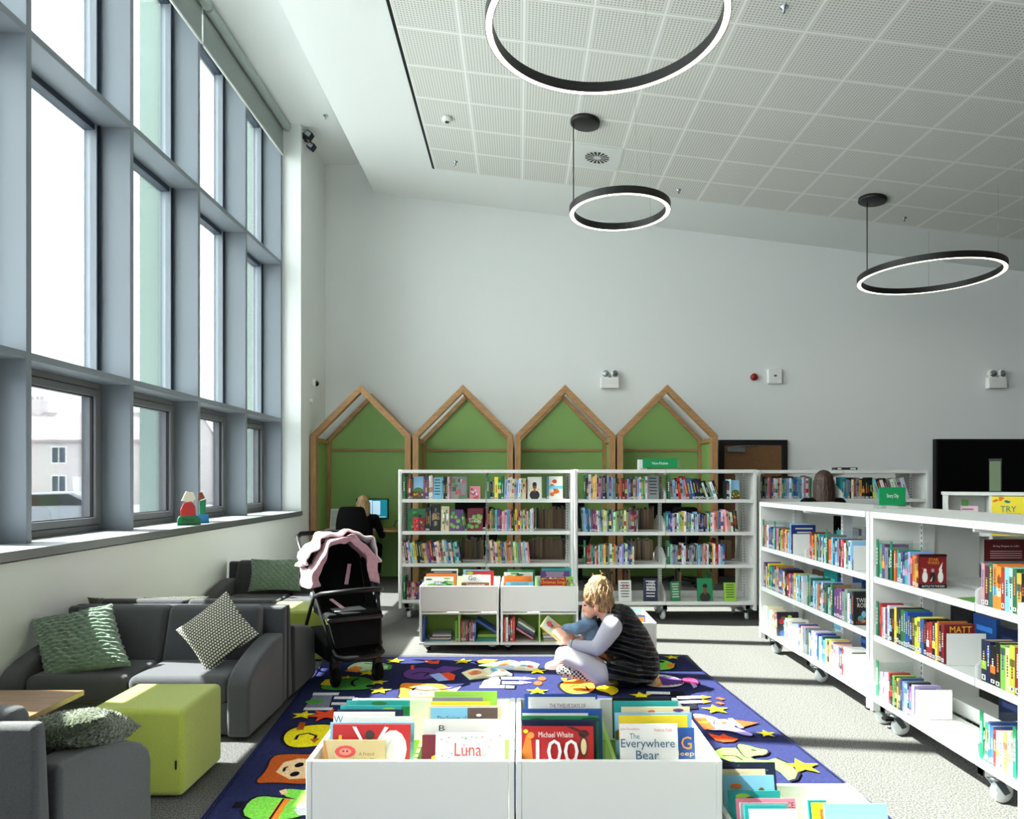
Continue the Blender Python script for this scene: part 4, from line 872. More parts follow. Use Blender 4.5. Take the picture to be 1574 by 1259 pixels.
def fill(cfg, rows):
    """rows: (shelf name, level z, [items])"""
    M0 = cfg['M']; k = cfg['k']; z0_ = cfg['x0']; fy = cfg['fy']; near = cfg.get('near')
    for (rowname, lz, items) in rows:
        cnt = 0
        for it in items:
            X = lambda v: (v-z0_)*k
            if it[0] == 'D':       # green section divider
                xx = X(it[1]); hh = it[2] if len(it) > 2 else .25
                q = MB(); q.box(0, .022, 0, .003, 0, hh, 'paint', (.05,.45,.30)); q.box(.019, .022, .003, .20, 0, hh*.96, 'acrylic')
                for j in range(5): q.flat([(.007,-.0006,hh*.35+.02*j),(.014,-.0006,hh*.35+.02*j),(.014,-.0006,hh*.35+.02*j+.014),(.007,-.0006,hh*.35+.02*j+.014)], (.92,.95,.92))
                o = q.build('shelf_divider'); o.matrix_world = M0 @ TR(xx, fy+.004, lz+.001); tag(o, f"green section divider on the {rowname}{it[3] if len(it) > 3 else ''}", 'divider', 'green shelf dividers')
            elif it[0] == 's':
                _, a, b, cs = it[:4]; h = it[4] if len(it) > 4 else .22; lean = it[5] if len(it) > 5 else 0; opt = it[6] if len(it) > 6 else {}
                cs = cs.replace(' ', ''); n = len(cs); wd = [RG.uniform(.75, 1.3) for _ in cs]; tot = sum(wd); span = X(b)-X(a); cl = math.cos(R(lean)); xx = X(a)
                for j, ch in enumerate(cs):
                    adv = span*wd[j]/tot; th = max(.006, adv*cl-.0008); hh = h*RG.uniform(.88, 1.04); dp = hh*RG.uniform(.64,.72)
                    if cfg.get('maxd'): dp = min(dp, cfg['maxd'])
                    cnt += 1; c0, nm = CC[ch]; g_ = sum(c0)/3; c_ = tuple(min(1, max(0, (x*.84+g_*.16)*RG.uniform(.85,1.15)+RG.uniform(-.03,.03))) for x in c0)
                    if lean < 0 and j == n-1: pass
                    lift = th*math.sin(R(lean)) if lean > 0 else 0
                    fr = opt.get('front') if j == n-1 else None; tt = opt.get('title') if j == n-1 else None
                    if fr: hh = h*1.0; dp = opt.get('dp', dp)
                    size = 'thin ' if th < .014 else 'thick ' if th > .028 else ''
                    make_book(cfg['name'], th, hh, dp, fr[0] if fr else c_, f"{size}{nm} book, {ORD[min(cnt, 45)]} from left, {rowname}", M0 @ TR(xx, fy+.012+RG.uniform(0,.012)*(0 if near else 1), lz+.0008+max(0, lift)), lean, near, title=tt, front=fr, group=cfg['group'])
                    xx += adv
            elif it[0] == 'f':
                _, a, b, h, ch, kind = it[:6]; opt = it[6] if len(it) > 6 else {}
                w_ = X(b)-X(a); c0, nm = CC[ch]
                face_book(cfg['name'], w_, h, opt.get('th', .018), c0, kind, M0 @ TR(X(a), fy+opt.get('y', .02), lz+.003), f"{nm} book {opt.get('d','')}, facing out, {rowname}".replace('  ', ' '), opt.get('t'), cfg['group'], opt.get('tilt', -8), opt.get('rz', 0))
            elif it[0] == 'B':     # white bookend facing the end of a row
                xx = X(it[1]); q = MB(); q.box(0, .0025, 0, .19, .0, .155, 'white_metal'); q.box(-.1, .0, .02, .17, 0, .0012, 'white_metal')
                o = q.build('bookend', bevel=.001); o.matrix_world = M0 @ TR(xx, fy+.008, lz+.0006); tag(o, f"white metal bookend closing the row on the {rowname}", 'bookend', 'white bookends')
# ---------------------------------------------------------------- the three far bookcases
LV = [.203, .584, .92, 1.255]
def far_unit(loc, W, label): return shelving(loc, 0, label, W, .62, 1.565, LV)
far_unit((-1.252, 7.64, 0), 1.826, 'tall white bookcase on castors behind the two small book bins')
far_unit((.575, 7.53, 0), 1.875, 'tall white bookcase on castors under the Non-Fiction sign')
far_unit((2.56, 7.83, 0), 1.84, 'tall white bookcase farthest right, behind the brown-haired person')
u1 = dict(M=TR(-1.252, 7.64, 0), k=.0013, x0=55, fy=-.30, name='nonfiction_book', group='non-fiction books on the far bookcases')
U = 'left far bookcase'; lb, rb = ', left bay', ', right bay'
fill(u1, [
 ('top shelf, left bay, '+U, LV[3], [('D',90),('s',125,165,'mrkn',.235),('f',168,250,.24,'s','land',{'d':'with a landscape'}),('s',254,292,'pbp',.24),('s',295,326,'ww',.245),('f',328,398,.23,'s','lines',{'d':'with blue stripe'}),('s',402,466,'skkwi',.24),('f',470,600,.24,'e','collage',{'d':'with a garden figure'}),('f',625,710,.135,'i','collage',{'d':'small and boxy'})]),
 ('top shelf, right bay, '+U, LV[3], [('D',765),('s',790,822,'kb',.2),('s',824,900,'ygg',.235),('s',902,1034,'swwcisw',.225,3),('f',1036,1078,.22,'c','blobs',{'d':'narrow, with two faces'}),('s',1079,1089,'k',.23),('f',1091,1205,.235,'w','portrait',{'d':'with a portrait','t':[('COOK',.5,.42,.8,.13,(.90,.70,.25))]}),('s',1246,1262,'t',.24),('f',1264,1375,.24,'w','food',{'d':'with orange food'})]),
 ('second shelf, left bay, '+U, LV[2], [('f',115,265,.235,'g','leaf',{'d':'wide, with green leaves','y':.07}),('f',165,212,.145,'r','collage',{'d':'little, left of a pair'}),('f',216,262,.145,'m','blobs',{'d':'little, right of a pair'}),('s',270,313,'kkd',.28),('f',316,390,.28,'k','collage',{'d':'tall and dark','t':[('ENCY\nGARD',.5,.55,.75,.25,(.85,.75,.55))]}),('f',394,458,.26,'c','collage',{'d':'with dark photographs'}),('f',466,570,.225,'p','leaf',{'d':'with green foliage'}),('s',573,600,'gk',.2,-6),('f',606,730,.24,'m','leaf',{'d':'with a pale band','t':[('KITCHEN\nGARDEN',.5,.47,.8,.2,(.92,.88,.78))]})]),
 ('second shelf, right bay, '+U, LV[2], [('s',762,1150,'rkyggsbpmwiwstikkyorwgcrwgwwk',.235)]),
 ('third shelf, left bay, '+U, LV[1], [('s',88,560,'wkwesykddyiprdwwecsbwbtsd',.235,-8)]),
 ('third shelf, right bay, '+U, LV[1], [('s',765,1112,'eeiwrwcyybbcooigwleecswi',.23,-5)]),
 ('bottom shelf, left bay, '+U, LV[0], [('D',92),('s',120,330,'nmicrmbkstwrbp',.19)]),
 ('bottom shelf, right bay, '+U, LV[0], [('s',1380,1425,'rwb',.2)]),
])
U = 'Non-Fiction bookcase'
u2 = dict(M=TR(.575, 7.53, 0), k=.00138, x0=12, fy=-.30, name='nonfiction_book', group='non-fiction books on the far bookcases')
fill(u2, [
 ('top shelf, left bay, '+U, LV[3], [('D',80),('s',104,300,'mwiyckibkdebs',.25),('s',302,560,'eknorkrsbkieswtgw',.235),('f',562,645,.25,'e','lines',{'d':'with a grey cover'})]),
 ('top shelf, right bay, '+U, LV[3], [('D',708),('s',733,850,'eskrse',.22,-5),('s',852,985,'rbbddk',.235,-11),('s',987,1110,'kwkewk',.2,-20),('s',1150,1184,'dpw',.21),('f',1190,1250,.20,'s','land',{'d':'small, with a boat scene'})]),
 ('second shelf, left bay, '+U, LV[2], [('s',75,215,'esbbtpmpws',.245,-4),('s',215,488,'syctkewleglnwyepmmme',.225)]),
 ('second shelf, right bay, '+U, LV[2], [('s',698,1140,'tbbwkwslywbeswbswddbkbwgwwiosbwo',.205),('s',1142,1238,'wicwdnk',.225,-5)]),
 ('third shelf, left bay, '+U, LV[1], [('D',80),('s',104,460,'rrrtkwrwteykewyoskwsbwbbbw',.205)]),
 ('third shelf, right bay, '+U, LV[1], [('D',705),('s',730,1136,'sseekkwwkdeedpssbicrwdkywrrwsb',.21)]),
 ('bottom shelf, left bay, '+U, LV[0], [('f',345,440,.215,'w','lines',{'d':'white with a red number','th':.03,'t':[('99',.5,.72,.5,.18,(.70,.10,.15))]}),('f',530,635,.235,'d','lines',{'d':'slate with big white title','th':.045,'rz':-6,'t':[('THE\nLOST\nBOYS',.55,.68,.62,.42,(.92,.92,.93))]})]),
 ('bottom shelf, right bay, '+U, LV[0], [('f',738,810,.20,'g','lines',{'d':'mint and narrow','rz':8}),('f',935,1050,.235,'g','portrait',{'d':'with a man outdoors'}),('f',1135,1225,.19,'l','lines',{'d':'bright lime'})]),
])
U = 'farthest right bookcase'
u3 = dict(M=TR(2.56, 7.83, 0), k=.00209, x0=222, fy=-.30, name='nonfiction_book', group='non-fiction books on the far bookcases')
fill(u3, [
 ('top shelf, left bay, '+U, LV[3], [('D',238),('s',252,495,'kpeinbwwictteswtbbtstwiwe',.23),('s',515,610,'wkwtiw',.22)]),
 ('top shelf, right bay, '+U, LV[3], [('s',662,815,'ttekwneykkdk',.23),('s',825,1010,'yskwkewwew',.22,-17)]),
])
# books shelved on the far sides, seen by their fore-edges
q = MB()
def rear_run(M, x0, x1, lz, h, rng, dark=False):
    x = x0
    while x < x1:
        th = rng.uniform(.014,.034); hh = h*rng.uniform(.85,1.05); c = rng.choice([(.55,.44,.32),(.62,.52,.38),(.48,.38,.28),(.58,.48,.36),(.30,.27,.25)])
        y1 = .29; y0 = y1-rng.uniform(.13,.16)
        q.box(x, x+th-.002, y0, y1, lz+.001, lz+hh, c=c, T=M); cc = CC[rng.choice('rbgkdentw')][0]
        q.box(x-.0002, x+.0018, y0-.003, y1, lz+.001, lz+hh+.003, c=shade(cc,.7), T=M); x += th
rg2 = random.Random(5)
Mu = TR(-1.252, 7.64, 0)
for a, b, lv, h in ((1.45,1.76,2,.235),(.62,.86,1,.225),(1.37,1.76,1,.23),(.15,.35,0,.22),(.55,.85,0,.2)): rear_run(Mu, a, b, LV[lv], h, rg2)
Mu = TR(.575, 7.53, 0)
for a, b, lv, h in ((.66,.90,2,.245),(.62,.88,1,.235),(1.56,1.74,1,.225),(.40,.46,0,.26),(.58,.62,0,.27),(1.16,1.20,0,.27),(1.52,1.56,0,.24)): rear_run(Mu, a, b, LV[lv], h, rg2)
Mu = TR(2.56, 7.83, 0); rear_run(Mu, .1, .8, LV[3], .24, rg2)
tag(q.build('book'), 'rows of books on the far sides of the bookcases, brown page edges showing', 'books', kind='stuff')
# signs on top
def top_sign(x, y, z, w, h, body, label, rz=0):
    r = tag(empty('shelf_sign', (x, y, z), R(rz)), label, 'sign', 'green signs on the bookcases')
    MB().box(-w/2, w/2, -.004, .004, .02, .02+h, 'paint', (.05,.55,.32)).build('sign_plate', r)
    q = MB(); q.box(-w/2-.02, -w/2+.03, -.03, .03, 0, .02, 'acrylic'); q.box(w/2-.03, w/2+.02, -.03, .03, 0, .02, 'acrylic'); q.build('acrylic_foot', r)
    MB().box(-w/2-.035, w/2+.035, .006, .009, 0, .022+h, 'acrylic').build('acrylic_cover', r)
    text(body, 'sign_text', r, TR(0, -.005, .02+h*.5), w=w*.45, h=h*.28, c=(.97,.97,.97))
    return r
top_sign(1.51, 7.5, 1.567, .37, .10, 'Non-Fiction', 'green Non-Fiction sign on top of the middle far bookcase')
q = MB(); q.box(-.05,.05,-.006,.006,.0,.11,'white_plastic'); tag(q.build('sign_holder', loc=(1.33, 7.56, 1.567)), 'small white blank holder left of the Non-Fiction sign', 'holder')
q = MB(); q.box(-.12,.12,-.05,.05,0,.03,'paint',(.15,.15,.16)); q.box(-.10,-.06,-.052,-.05,.008,.022,'paint',(.9,.9,.9)); q.box(.04,.10,-.052,-.05,.008,.022,'paint',(.9,.9,.9)); tag(q.build('label_box', loc=(3.62, 7.8, 1.567)), 'flat dark box lying on the farthest right bookcase', 'box')
# ---------------------------------------------------------------- the two low bookcases on the right
LR = [.205, .556, .893]; HR = 1.27
shelving((2.36, 5.985, 0), R(-90), 'low white bookcase on castors, farther of the two on the right', 1.87, .62, HR, LR)
shelving((2.36, 4.10, 0), R(-90), 'low white bookcase on castors at the right edge, nearest the camera', 1.87, .62, HR, LR)
MR1 = TR(2.36, 5.985, 0) @ RZ(-90); MR2 = TR(2.36, 4.10, 0) @ RZ(-90)
W_, K_ = (.93,.92,.88), (.08,.08,.09)
U = 'farther low bookcase'
c1 = dict(M=MR1, k=1, x0=0, fy=-.30, name='paperback', group='children\'s books on the low right bookcases', near=True)
fill(c1, [
 ('top shelf, far bay, '+U, LR[2], [('D',.045,.23,', at its far end'),('s',.07,.31,'riewwbbbdbdsb',.185),('D',.315,.23,', mid-row'),('s',.34,.62,'iekllriyrse',.18),('s',.625,.66,'sb',.22,0,{'front':((.12,.18,.42),'lines'),'dp':.18}),('B',.69)]),
 ('top shelf, near bay, '+U, LR[2], [('s',.985,1.26,'rnookylktedwtbwe',.185),('D',1.265,.23),('s',1.29,1.62,'oosbsekirwgewk',.18,0,{'front':((.55,.70,.85),'land'),'dp':.15}),('B',1.645)]),
 ('middle shelf, far bay, '+U, LR[1], [('s',.05,.26,'ppmwkyggtb',.20),('s',.265,.56,'bnsosrbbewkk',.20),('s',.565,.86,'rrippeyswtsdr',.195,0,{'front':((.75,.85,.90),'blobs'),'dp':.15}),('B',.88)]),
 ('middle shelf, near bay, '+U, LR[1], [('D',.965,.22),('s',.99,1.34,'gkstsonewbgkseo',.195),('D',1.345,.22,', nearer one'),('s',1.37,1.64,'pPpeewbk'.lower(),.205,0,{'front':((.12,.11,.12),'blobs'),'dp':.16,'title':[('TWILIGHT\nROBBERY',.68,.85,.28,(.90,.90,.88)),('FRANCES\nHARDINGE',.13,.85,.18,(.70,.30,.20))]})]),
 ('bottom shelf, far bay, '+U, LR[0], [('s',.05,.36,'wlwtswwoenik',.19,0,{'front':((.13,.10,.15),'blobs'),'dp':.17}),('s',.50,.60,'twrw',.175,0,{'front':(W_,'lines'),'dp':.15}),('B',.62)]),
 ('bottom shelf, near bay, '+U, LR[0], [('s',.78,1.12,'bocewbewbwwsb',.18),('s',1.14,1.56,'sbtlkyeiwpdrwr',.18,0,{'front':((.93,.93,.92),'lines'),'dp':.16}),('B',1.60)]),
])
U = 'nearest low bookcase'
c2 = dict(M=MR2, k=1, x0=0, fy=-.30, name='paperback', group='children\'s books on the low right bookcases', near=True)
fill(c2, [
 ('top shelf, far bay, '+U, LR[2], [('D',.045,.22,', at its far end'),('s',.07,.19,'tpek',.19),('D',.195,.22,', second one'),('s',.22,.46,'ortspbtisrolk',.175,0,{'front':((.50,.08,.10),'figures'),'dp':.145,'title':[('STAR\nWARS',.80,.42,.18,(.95,.62,.15)),('BATTLE TO THE END',.06,.8,.055,(.93,.93,.9))]})]),
 ('top shelf, near bay, '+U, LR[2], [('s',.955,1.74,'imgoorswgykrwbbpmpkrobgwyriksbw',.19)]),
 ('middle shelf, far bay, '+U, LR[1], [('D',.045,.20,', at its far end'),('s',.07,.68,'riwpwkkyddggbbdnyybbkrrkyoko',.195,0,{'front':((.50,.10,.14),'blank'),'dp':.15,'title':[('MATT\nLUCAS',.78,.8,.34,(.92,.80,.20))]}),('B',.705)]),
 ('middle shelf, near bay, '+U, LR[1], [('s',.955,1.74,'ddkklcyrtgylsmkdebbrbwgktpo',.195)]),
 ('bottom shelf, far bay, '+U, LR[0], [('D',.045,.21,', at its far end'),('s',.08,.42,'wpeirklkyebssdpk',.17,0,{'front':((.62,.58,.78),'lines'),'dp':.14}),('B',.44)]),
 ('bottom shelf, near bay, '+U, LR[0], [('D',.955,.22,', at its left end'),('s',.98,1.16,'gbbrwwowc',.18),('D',1.165,.22,', mid-row'),('s',1.19,1.72,'bswdpbrtkwgeyrb',.18)]),
])
# pictures books stored on the far side, blue and dark covers seen through
q = MB(); rg3 = random.Random(9)
for M_, z_ in ((MR1, 0), (MR2, 0)):
    for lv, runs in ((2, ((.55,.9),(1.0,1.35))), (1, ((.1,.9),(1.0,1.7))), (0, ((.5,.9),(1.2,1.7)))):
        for a, b in runs:
            if M_ is MR2 and lv == 2: continue
            x = a
            while x < b:
                w_ = rg3.uniform(.15,.25); hh = rg3.uniform(.14,.24); c_ = CC[rg3.choice('dbtkdesn')][0]
                q.box(x, x+w_-.01, .10, .12, LR[lv]+.001, LR[lv]+hh, c=c_, T=M_); q.box(x+.03, x+w_-.04, .098, .1, LR[lv]+hh*.55, LR[lv]+hh*.7, c=shade(c_,1.8), T=M_); x += w_
tag(q.build('book'), 'picture books turned outward on the hidden side of the low bookcases', 'books', kind='stuff')
# things inside and on the low bookcases
top_sign(2.42, 4.55, HR+.002, .17, .115, 'Story Dip', 'green Story Dip sign on top of the farther low bookcase')
r = tag(empty('information_board', (2.46, 3.55, LR[2]+.001)), 'maroon and grey information card inside the nearest low bookcase', 'card')
MB().box(-.11,.11,-.003,.003,.0,.26,'paint',(.52,.50,.50)).build('card', r); MB().box(-.11,.11,-.005,-.0032,.15,.26,'paint',(.33,.08,.10)).build('maroon_panel', r)
text('Bring Shapes to Life!', 'card_text', r, TR(0,-.0055,.225), w=.13, h=.012, c=(.9,.85,.8))
q = MB()
for j in range(4): q.box(-.08,.08,-.0056,-.005,.165+.011*j,.169+.011*j,'paint',(.75,.6,.6)); q.box(-.09,.06,-.0036,-.0032,.08+.012*j,.084+.012*j,'paint',(.8,.8,.8))
q.build('small_print', r)
q = MB(); q.box(0,.14,0,.11,0,.0012,'paint',(.35,.62,.22)); tag(q.build('leaflet', loc=(2.08, 3.22, LR[2]+.001), rot=(0,0,R(14))), 'green leaflet lying on the top shelf of the nearest low bookcase', 'leaflet')
r = tag(empty('leaflet_holder', (2.62, 3.30, LR[2]+.001)), 'small holder with a black and white picture leaflet, green tab', 'leaflet holder')
q = MB(); q.box(-.05,.05,-.002,.002,.12,.27,'paint',(.85,.85,.86)); q.box(-.02,.03,-.003,.003,.27,.30,'paint',(.25,.55,.2)); art(q, TR(-.045,-.0025,.125), .09, .14, (.55,.55,.57), 'collage', random.Random(3)); q.build('leaflet', r); MB().box(-.05,.05,.004,.05,0,.14,'acrylic').build('holder', r)
# self-service kiosk shelf behind the low bookcases
KR = -28; KM = TR(3.37, 5.55, 0) @ RZ(KR)
r = tag(empty('white_cabinet', (3.37, 5.55, 0), R(KR)), 'white open cabinet carrying the yellow TRY SELF SERVICE poster', 'cabinet')
MB().box(-.01,.99,-.015,.33,1.335,1.36,'white_laminate').build('top_board', r, bevel=.002)
for xs in (0,.29,.96): MB().box(xs,xs+.02,-.01,.32,.0,1.335,'white_laminate').build('upright_board', r)
MB().box(.02,.96,.30,.32,0,1.335,'white_laminate').build('back_board', r)
for zz in (.45,.80,1.02): MB().box(.02,.96,0,.30,zz,zz+.02,'white_laminate').build('shelf', r)
r2 = tag(empty('self_service_poster', KM @ Vector((.41, -.02, 1.03)), R(KR)), 'yellow TRY SELF SERVICE poster on the white cabinet', 'poster')
q = MB(); q.box(-.105,.105,-.004,.0,.0,.30,'paint',(.95,.87,.20)); rgx = random.Random(4)
for j in range(16):
    a = rgx.uniform(-.10,.08); b = rgx.uniform(.245,.285) if j % 2 else rgx.uniform(.01,.06)
    q.box(a,a+.02,-.0045,-.004,b,b+.014,'paint',rgx.choice([(.15,.6,.6),(.5,.15,.45),(.9,.4,.2),(.1,.4,.6)]))
q.build('poster_sheet', r2); text('TRY', 'poster_title', r2, TR(0,-.0047,.205), w=.10, h=.045, c=(.05,.45,.50)); text('SELF SERVICE', 'poster_subtitle', r2, TR(0,-.0047,.165), w=.16, h=.016, c=(.05,.45,.50))
q = MB()
for j in range(3): q.box(-.07,.06,-.0046,-.004,.125-.018*j,.130-.018*j,'paint',(.2,.4,.4))
q.build('poster_lines', r2)
r = tag(empty('acrylic_leaflet_stand', KM @ Vector((.335, .06, 1.361)), R(KR)), 'tall narrow clear stand with a green leaflet on the white cabinet', 'leaflet stand')
MB().box(-.035,.035,-.003,.003,.01,.24,'paint',(.42,.50,.33)).build('leaflet', r); MB().box(-.04,.04,-.008,-.005,0,.26,'acrylic').build('acrylic_front', r); MB().box(-.04,.04,-.008,.05,0,.004,'acrylic').build('acrylic_foot', r)
q = MB(); q.box(-.06,.06,-.002,.002,0,.05,'paint',(.95,.82,.85)); q.box(-.05,-.005,-.002,.002,.05,.10,'paint',(.35,.60,.25)); q.box(-.05,.03,-.0026,-.002,.02,.028,'paint',(.5,.3,.4)); q.box(-.02,.02,.0,.004,-.16,.06,'acrylic'); tag(q.build('price_card', loc=KM @ Vector((.17, .12, 1.20)), rot=(R(-8),0,R(KR))), 'small pink and green cards inside the white cabinet', 'card')
# white stand with purple sign at the right edge
r = tag(empty('display_stand', (1.90, 2.42, 0)), 'plain white display stand with a purple top strip at the right edge', 'display stand')
MB().box(-.11,.11,-.01,.10,.0,1.015,'white_laminate').build('stand_body', r, bevel=.003); MB().box(-.108,.108,-.006,.004,1.015,1.11,'paint',(.33,.12,.33)).build('header_strip', r)
text('Bo', 'header_text', r, TR(-.085,-.0075,1.055), h=.03, w=.035, c=(.9,.9,.9))
# ================================================================ BOOK BINS
def bin_(x0, y0, Wd, D, H, label, castors=True, opening=True):
    lift = .0125 if y0 < 5 else 0; H -= lift
    r = tag(empty('book_bin', (x0, y0, lift)), label, 'book bin', 'white wheeled picture-book bins'); t = .018; zb = .085 if castors else .04
    zf = H-.215 if opening else zb
    for nm, a, b in (('side_panel', 0, t), ('side_panel', Wd-t, Wd)):
        MB().box(a, b, 0, D, zb, H, 'white_laminate').build(nm, r, bevel=.0015)
    MB().box(t+.0005, Wd-t-.0005, .001, t, zf, H-.001, 'white_laminate').build('front_panel', r, bevel=.0015)
    MB().box(t+.0005, Wd-t-.0005, D-t, D-.001, zf, H-.001, 'white_laminate').build('back_panel', r, bevel=.0015)
    MB().box(-.006, Wd+.006, -.006, D+.006, zb-.02, zb, 'white_laminate').build('base_board', r, bevel=.002)
    zi = H-.225 if opening else zb
    if opening: MB().box(t, Wd-t, .006, D-.006, zi-.014, zi, 'white_laminate').build('bin_floor', r)
    MB().box(Wd/2-.006, Wd/2+.006, t, D-t, zi, H-.035, 'crate_green').build('divider', r)
    MB().box(t, Wd/2-.006, D/2-.006, D/2+.006, zi, H-.05, 'crate_green').build('divider', r); MB().box(Wd/2+.006, Wd-t, D/2-.006, D/2+.006, zi, H-.05, 'crate_green').build('divider', r)
    if opening:
        MB().box(Wd/2-.007, Wd/2+.007, .01, D-.01, zb, zi-.014, 'crate_green').build('lower_divider', r); MB().box(t, Wd-t, D/2-.005, D/2+.005, zb, zi-.014, 'crate_green').build('lower_back', r)
    if castors:
        for cx in (.06, Wd-.06):
            for cy in (.05, D-.06): castor(r, cx, cy, r=.027, top=zb-.02, yaw=RG.uniform(-30, 30), m='black')
    return zi
A1 = bin_(-.675, 2.23, .662, .65, .56, 'near white book bin, left of the front pair, on the rug')
bin_(-.008, 2.23, .655, .65, .56, 'near white book bin, right of the front pair, holding The Everywhere Bear')
bin_(-.835, 5.93, .668, .65, .56, 'far white book bin with open lower shelf, left one of the back pair')
bin_(-.150, 5.93, .655, .65, .56, 'far white book bin with open lower shelf, right one, beside the reading woman')
bin_(.665, 1.90, .515, .61, .37, 'low white book bin at the bottom right, in front of the dragon on the rug', True, False)
bin_(.53, 5.34, .52, .56, .37, 'low white book bin just behind the reading woman', True, False)
NP = [0]
def pic(pl, pr, pt, Y, ch, kind, label, title=None, zb=.336, th=.007, tilt=-10, xmin=None, xmax=None, rz=0, grp='picture books in the bins'):
    xa, xb = (pl-797)*Y/1080, (pr-797)*Y/1080
    if xmin is not None: xa = max(xa, xmin)
    if xmax is not None: xb = min(xb, xmax)
    zt = 1.45-(pt-739)*Y/1080; h = max(.08, (zt-zb)/math.cos(R(tilt)))
    hp = h*math.cos(R(tilt))*1080/Y; tt = None
    if title: tt = [(b_, ((cx-797)*Y/1080-xa)/(xb-xa), 1-(cy-pt)/hp, wp*Y/1080/(xb-xa), hq/hp, c_) for (b_, cx, cy, wp, hq, c_) in title]
    f = 1 if kind == 'blank' else min(1, ((1176-pt)/hp if Y < 2.4 and pt < 1172 else .3) if Y < 3 else ((903-pt)/hp if 884 < pt < 900 else .3))
    face_book('picture_book', xb-xa, h, th, CC[ch][0], kind, TR(xa, Y-abs(math.sin(R(tilt)))*h, zb+.003), label, tt, grp, tilt, rz, vis=f)
BK = (.10,.10,.12); RD = (.80,.15,.18); TL = (.10,.35,.48)
L1 = 'near left bin, left side'
for a in [(497,593,1139,2.31,'a','face','tan picture book titled A Friend Just Like Me, '+L1,[('A Friend',565,1158,23,5,(.45,.33,.15)),('Just Like Me',562,1166,35,5,(.45,.33,.15))]),
 (512,631,1115,2.36,'r','tales','bright red picture book with white ghostly shapes, '+L1,None),
 (508,640,1112,2.395,'s','blobs','pale blue picture book just behind the red one, '+L1,None),
 (531,634,1103,2.445,'w','blank','white picture book with thin red lettering, '+L1,None),
 (513,607,1096,2.49,'w','blank','white picture book with a large blue letter W, '+L1,[('W',522,1106,14,11,(.20,.42,.60))]),
 (516,620,1092,2.54,'d','blank','purple-navy picture book with a plain top edge, '+L1,None),
 (515,617,1086,2.585,'t','blobs','teal spotted picture book, third from the back, '+L1,None),
 (520,630,1087,2.63,'g','blobs','green picture book, second from the back, '+L1,None),
 (524,630,1078,2.68,'t','leaf','teal leafy picture book, rearmost, '+L1,None)]: pic(*a, xmin=-.655, xmax=-.355)
L2 = 'near left bin, right side'
for a in [(670,776,1128,2.32,'w','dots','white speckled picture book titled Luna Loves, '+L2,[('Luna',720,1151,41,19,RD),('Loves',722,1168,30,9,RD)]),
 (648,764,1131,2.37,'m','blobs','dark red picture book poking out at the left, '+L2,None),
 (651,773,1107,2.42,'w','blank','white picture book with one big dark letter, '+L2,[('B',680,1119,9,8,BK)]),
 (662,765,1089,2.50,'s','half','blue and brown picture book titled The Society of, '+L2,[('The Society of',695,1105,45,9,(.16,.22,.25))]),
 (655,771,1086,2.545,'c','blobs','cream patterned picture book, behind The Society of, '+L2,None),
 (651,753,1080,2.60,'y','blank','yellow picture book, third from the back, '+L2,None),
 (657,742,1073,2.65,'e','blank','pale grey picture book, second from the back, '+L2,None),
 (663,764,1064,2.71,'l','blank','lime green picture book, rearmost, '+L2,None)]: pic(*a, xmin=-.325, xmax=-.035)
L3 = 'near right bin, left side'
for a in [(801,912,1118,2.31,'r','monkeys','red picture book with monkeys and a big 100, '+L3,[('Michael Whaite',854,1129,53,8,(.95,.93,.9)),('100',856,1153,65,34,(.96,.96,.95))]),
 (800,916,1108,2.36,'d','blank','navy picture book right behind the big 100, '+L3,None),
 (801,920,1102,2.40,'g','leaf','green and white picture book, third from the front, '+L3,None),
 (803,904,1098,2.44,'w','lines','plain white picture book before the tall blue one, '+L3,None),
 (800,925,1091,2.49,'b','blank','tall deep blue picture book, '+L3,None),
 (816,922,1077,2.57,'w','blank','white picture book titled The Twelve Days Of, '+L3,[('THE TWELVE DAYS OF',872,1085,55,6,(.45,.25,.30))]),
 (812,915,1073,2.62,'w','lines','white picture book behind The Twelve Days Of, '+L3,None),
 (806,918,1068,2.69,'b','blobs','blue picture book, rearmost, '+L3,None)]: pic(*a, xmin=.012, xmax=.305)
L4 = 'near right bin, right side'
for a in [(944,1041,1114,2.31,'w','blank','white picture book titled The Everywhere Bear, '+L4,[('Julia Donaldson',967,1121,29,4.5,(.80,.35,.35)),('Rebecca Cobb',1018,1122,27,4.5,(.80,.35,.35)),('The',974,1131,15,8,TL),('Everywhere',994,1143,82,16,TL),('Bear',993,1158,35,13,TL)]),
 (985,1067,1120,2.36,'b','blank','blue picture book half hidden by The Everywhere Bear, '+L4,[('G',1053,1141,16,18,(.95,.60,.20)),('Sleep',1048,1157,32,9,(.95,.8,.5))]),
 (951,1056,1101,2.42,'y','blank','mustard yellow picture book, '+L4,None),
 (945,1063,1097,2.46,'s','land','sky blue picture book behind the mustard one, '+L4,None),
 (955,1060,1088,2.53,'c','blobs','cream patterned picture book, third from the back, '+L4,None),
 (943,1042,1079,2.60,'t','blank','pale teal picture book, second from the back, '+L4,None),
 (941,1032,1073,2.67,'k','blank','black picture book with faint white letters, rearmost, '+L4,None)]: pic(*a, xmin=.332, xmax=.625)
L5 = 'low front bin, left side'
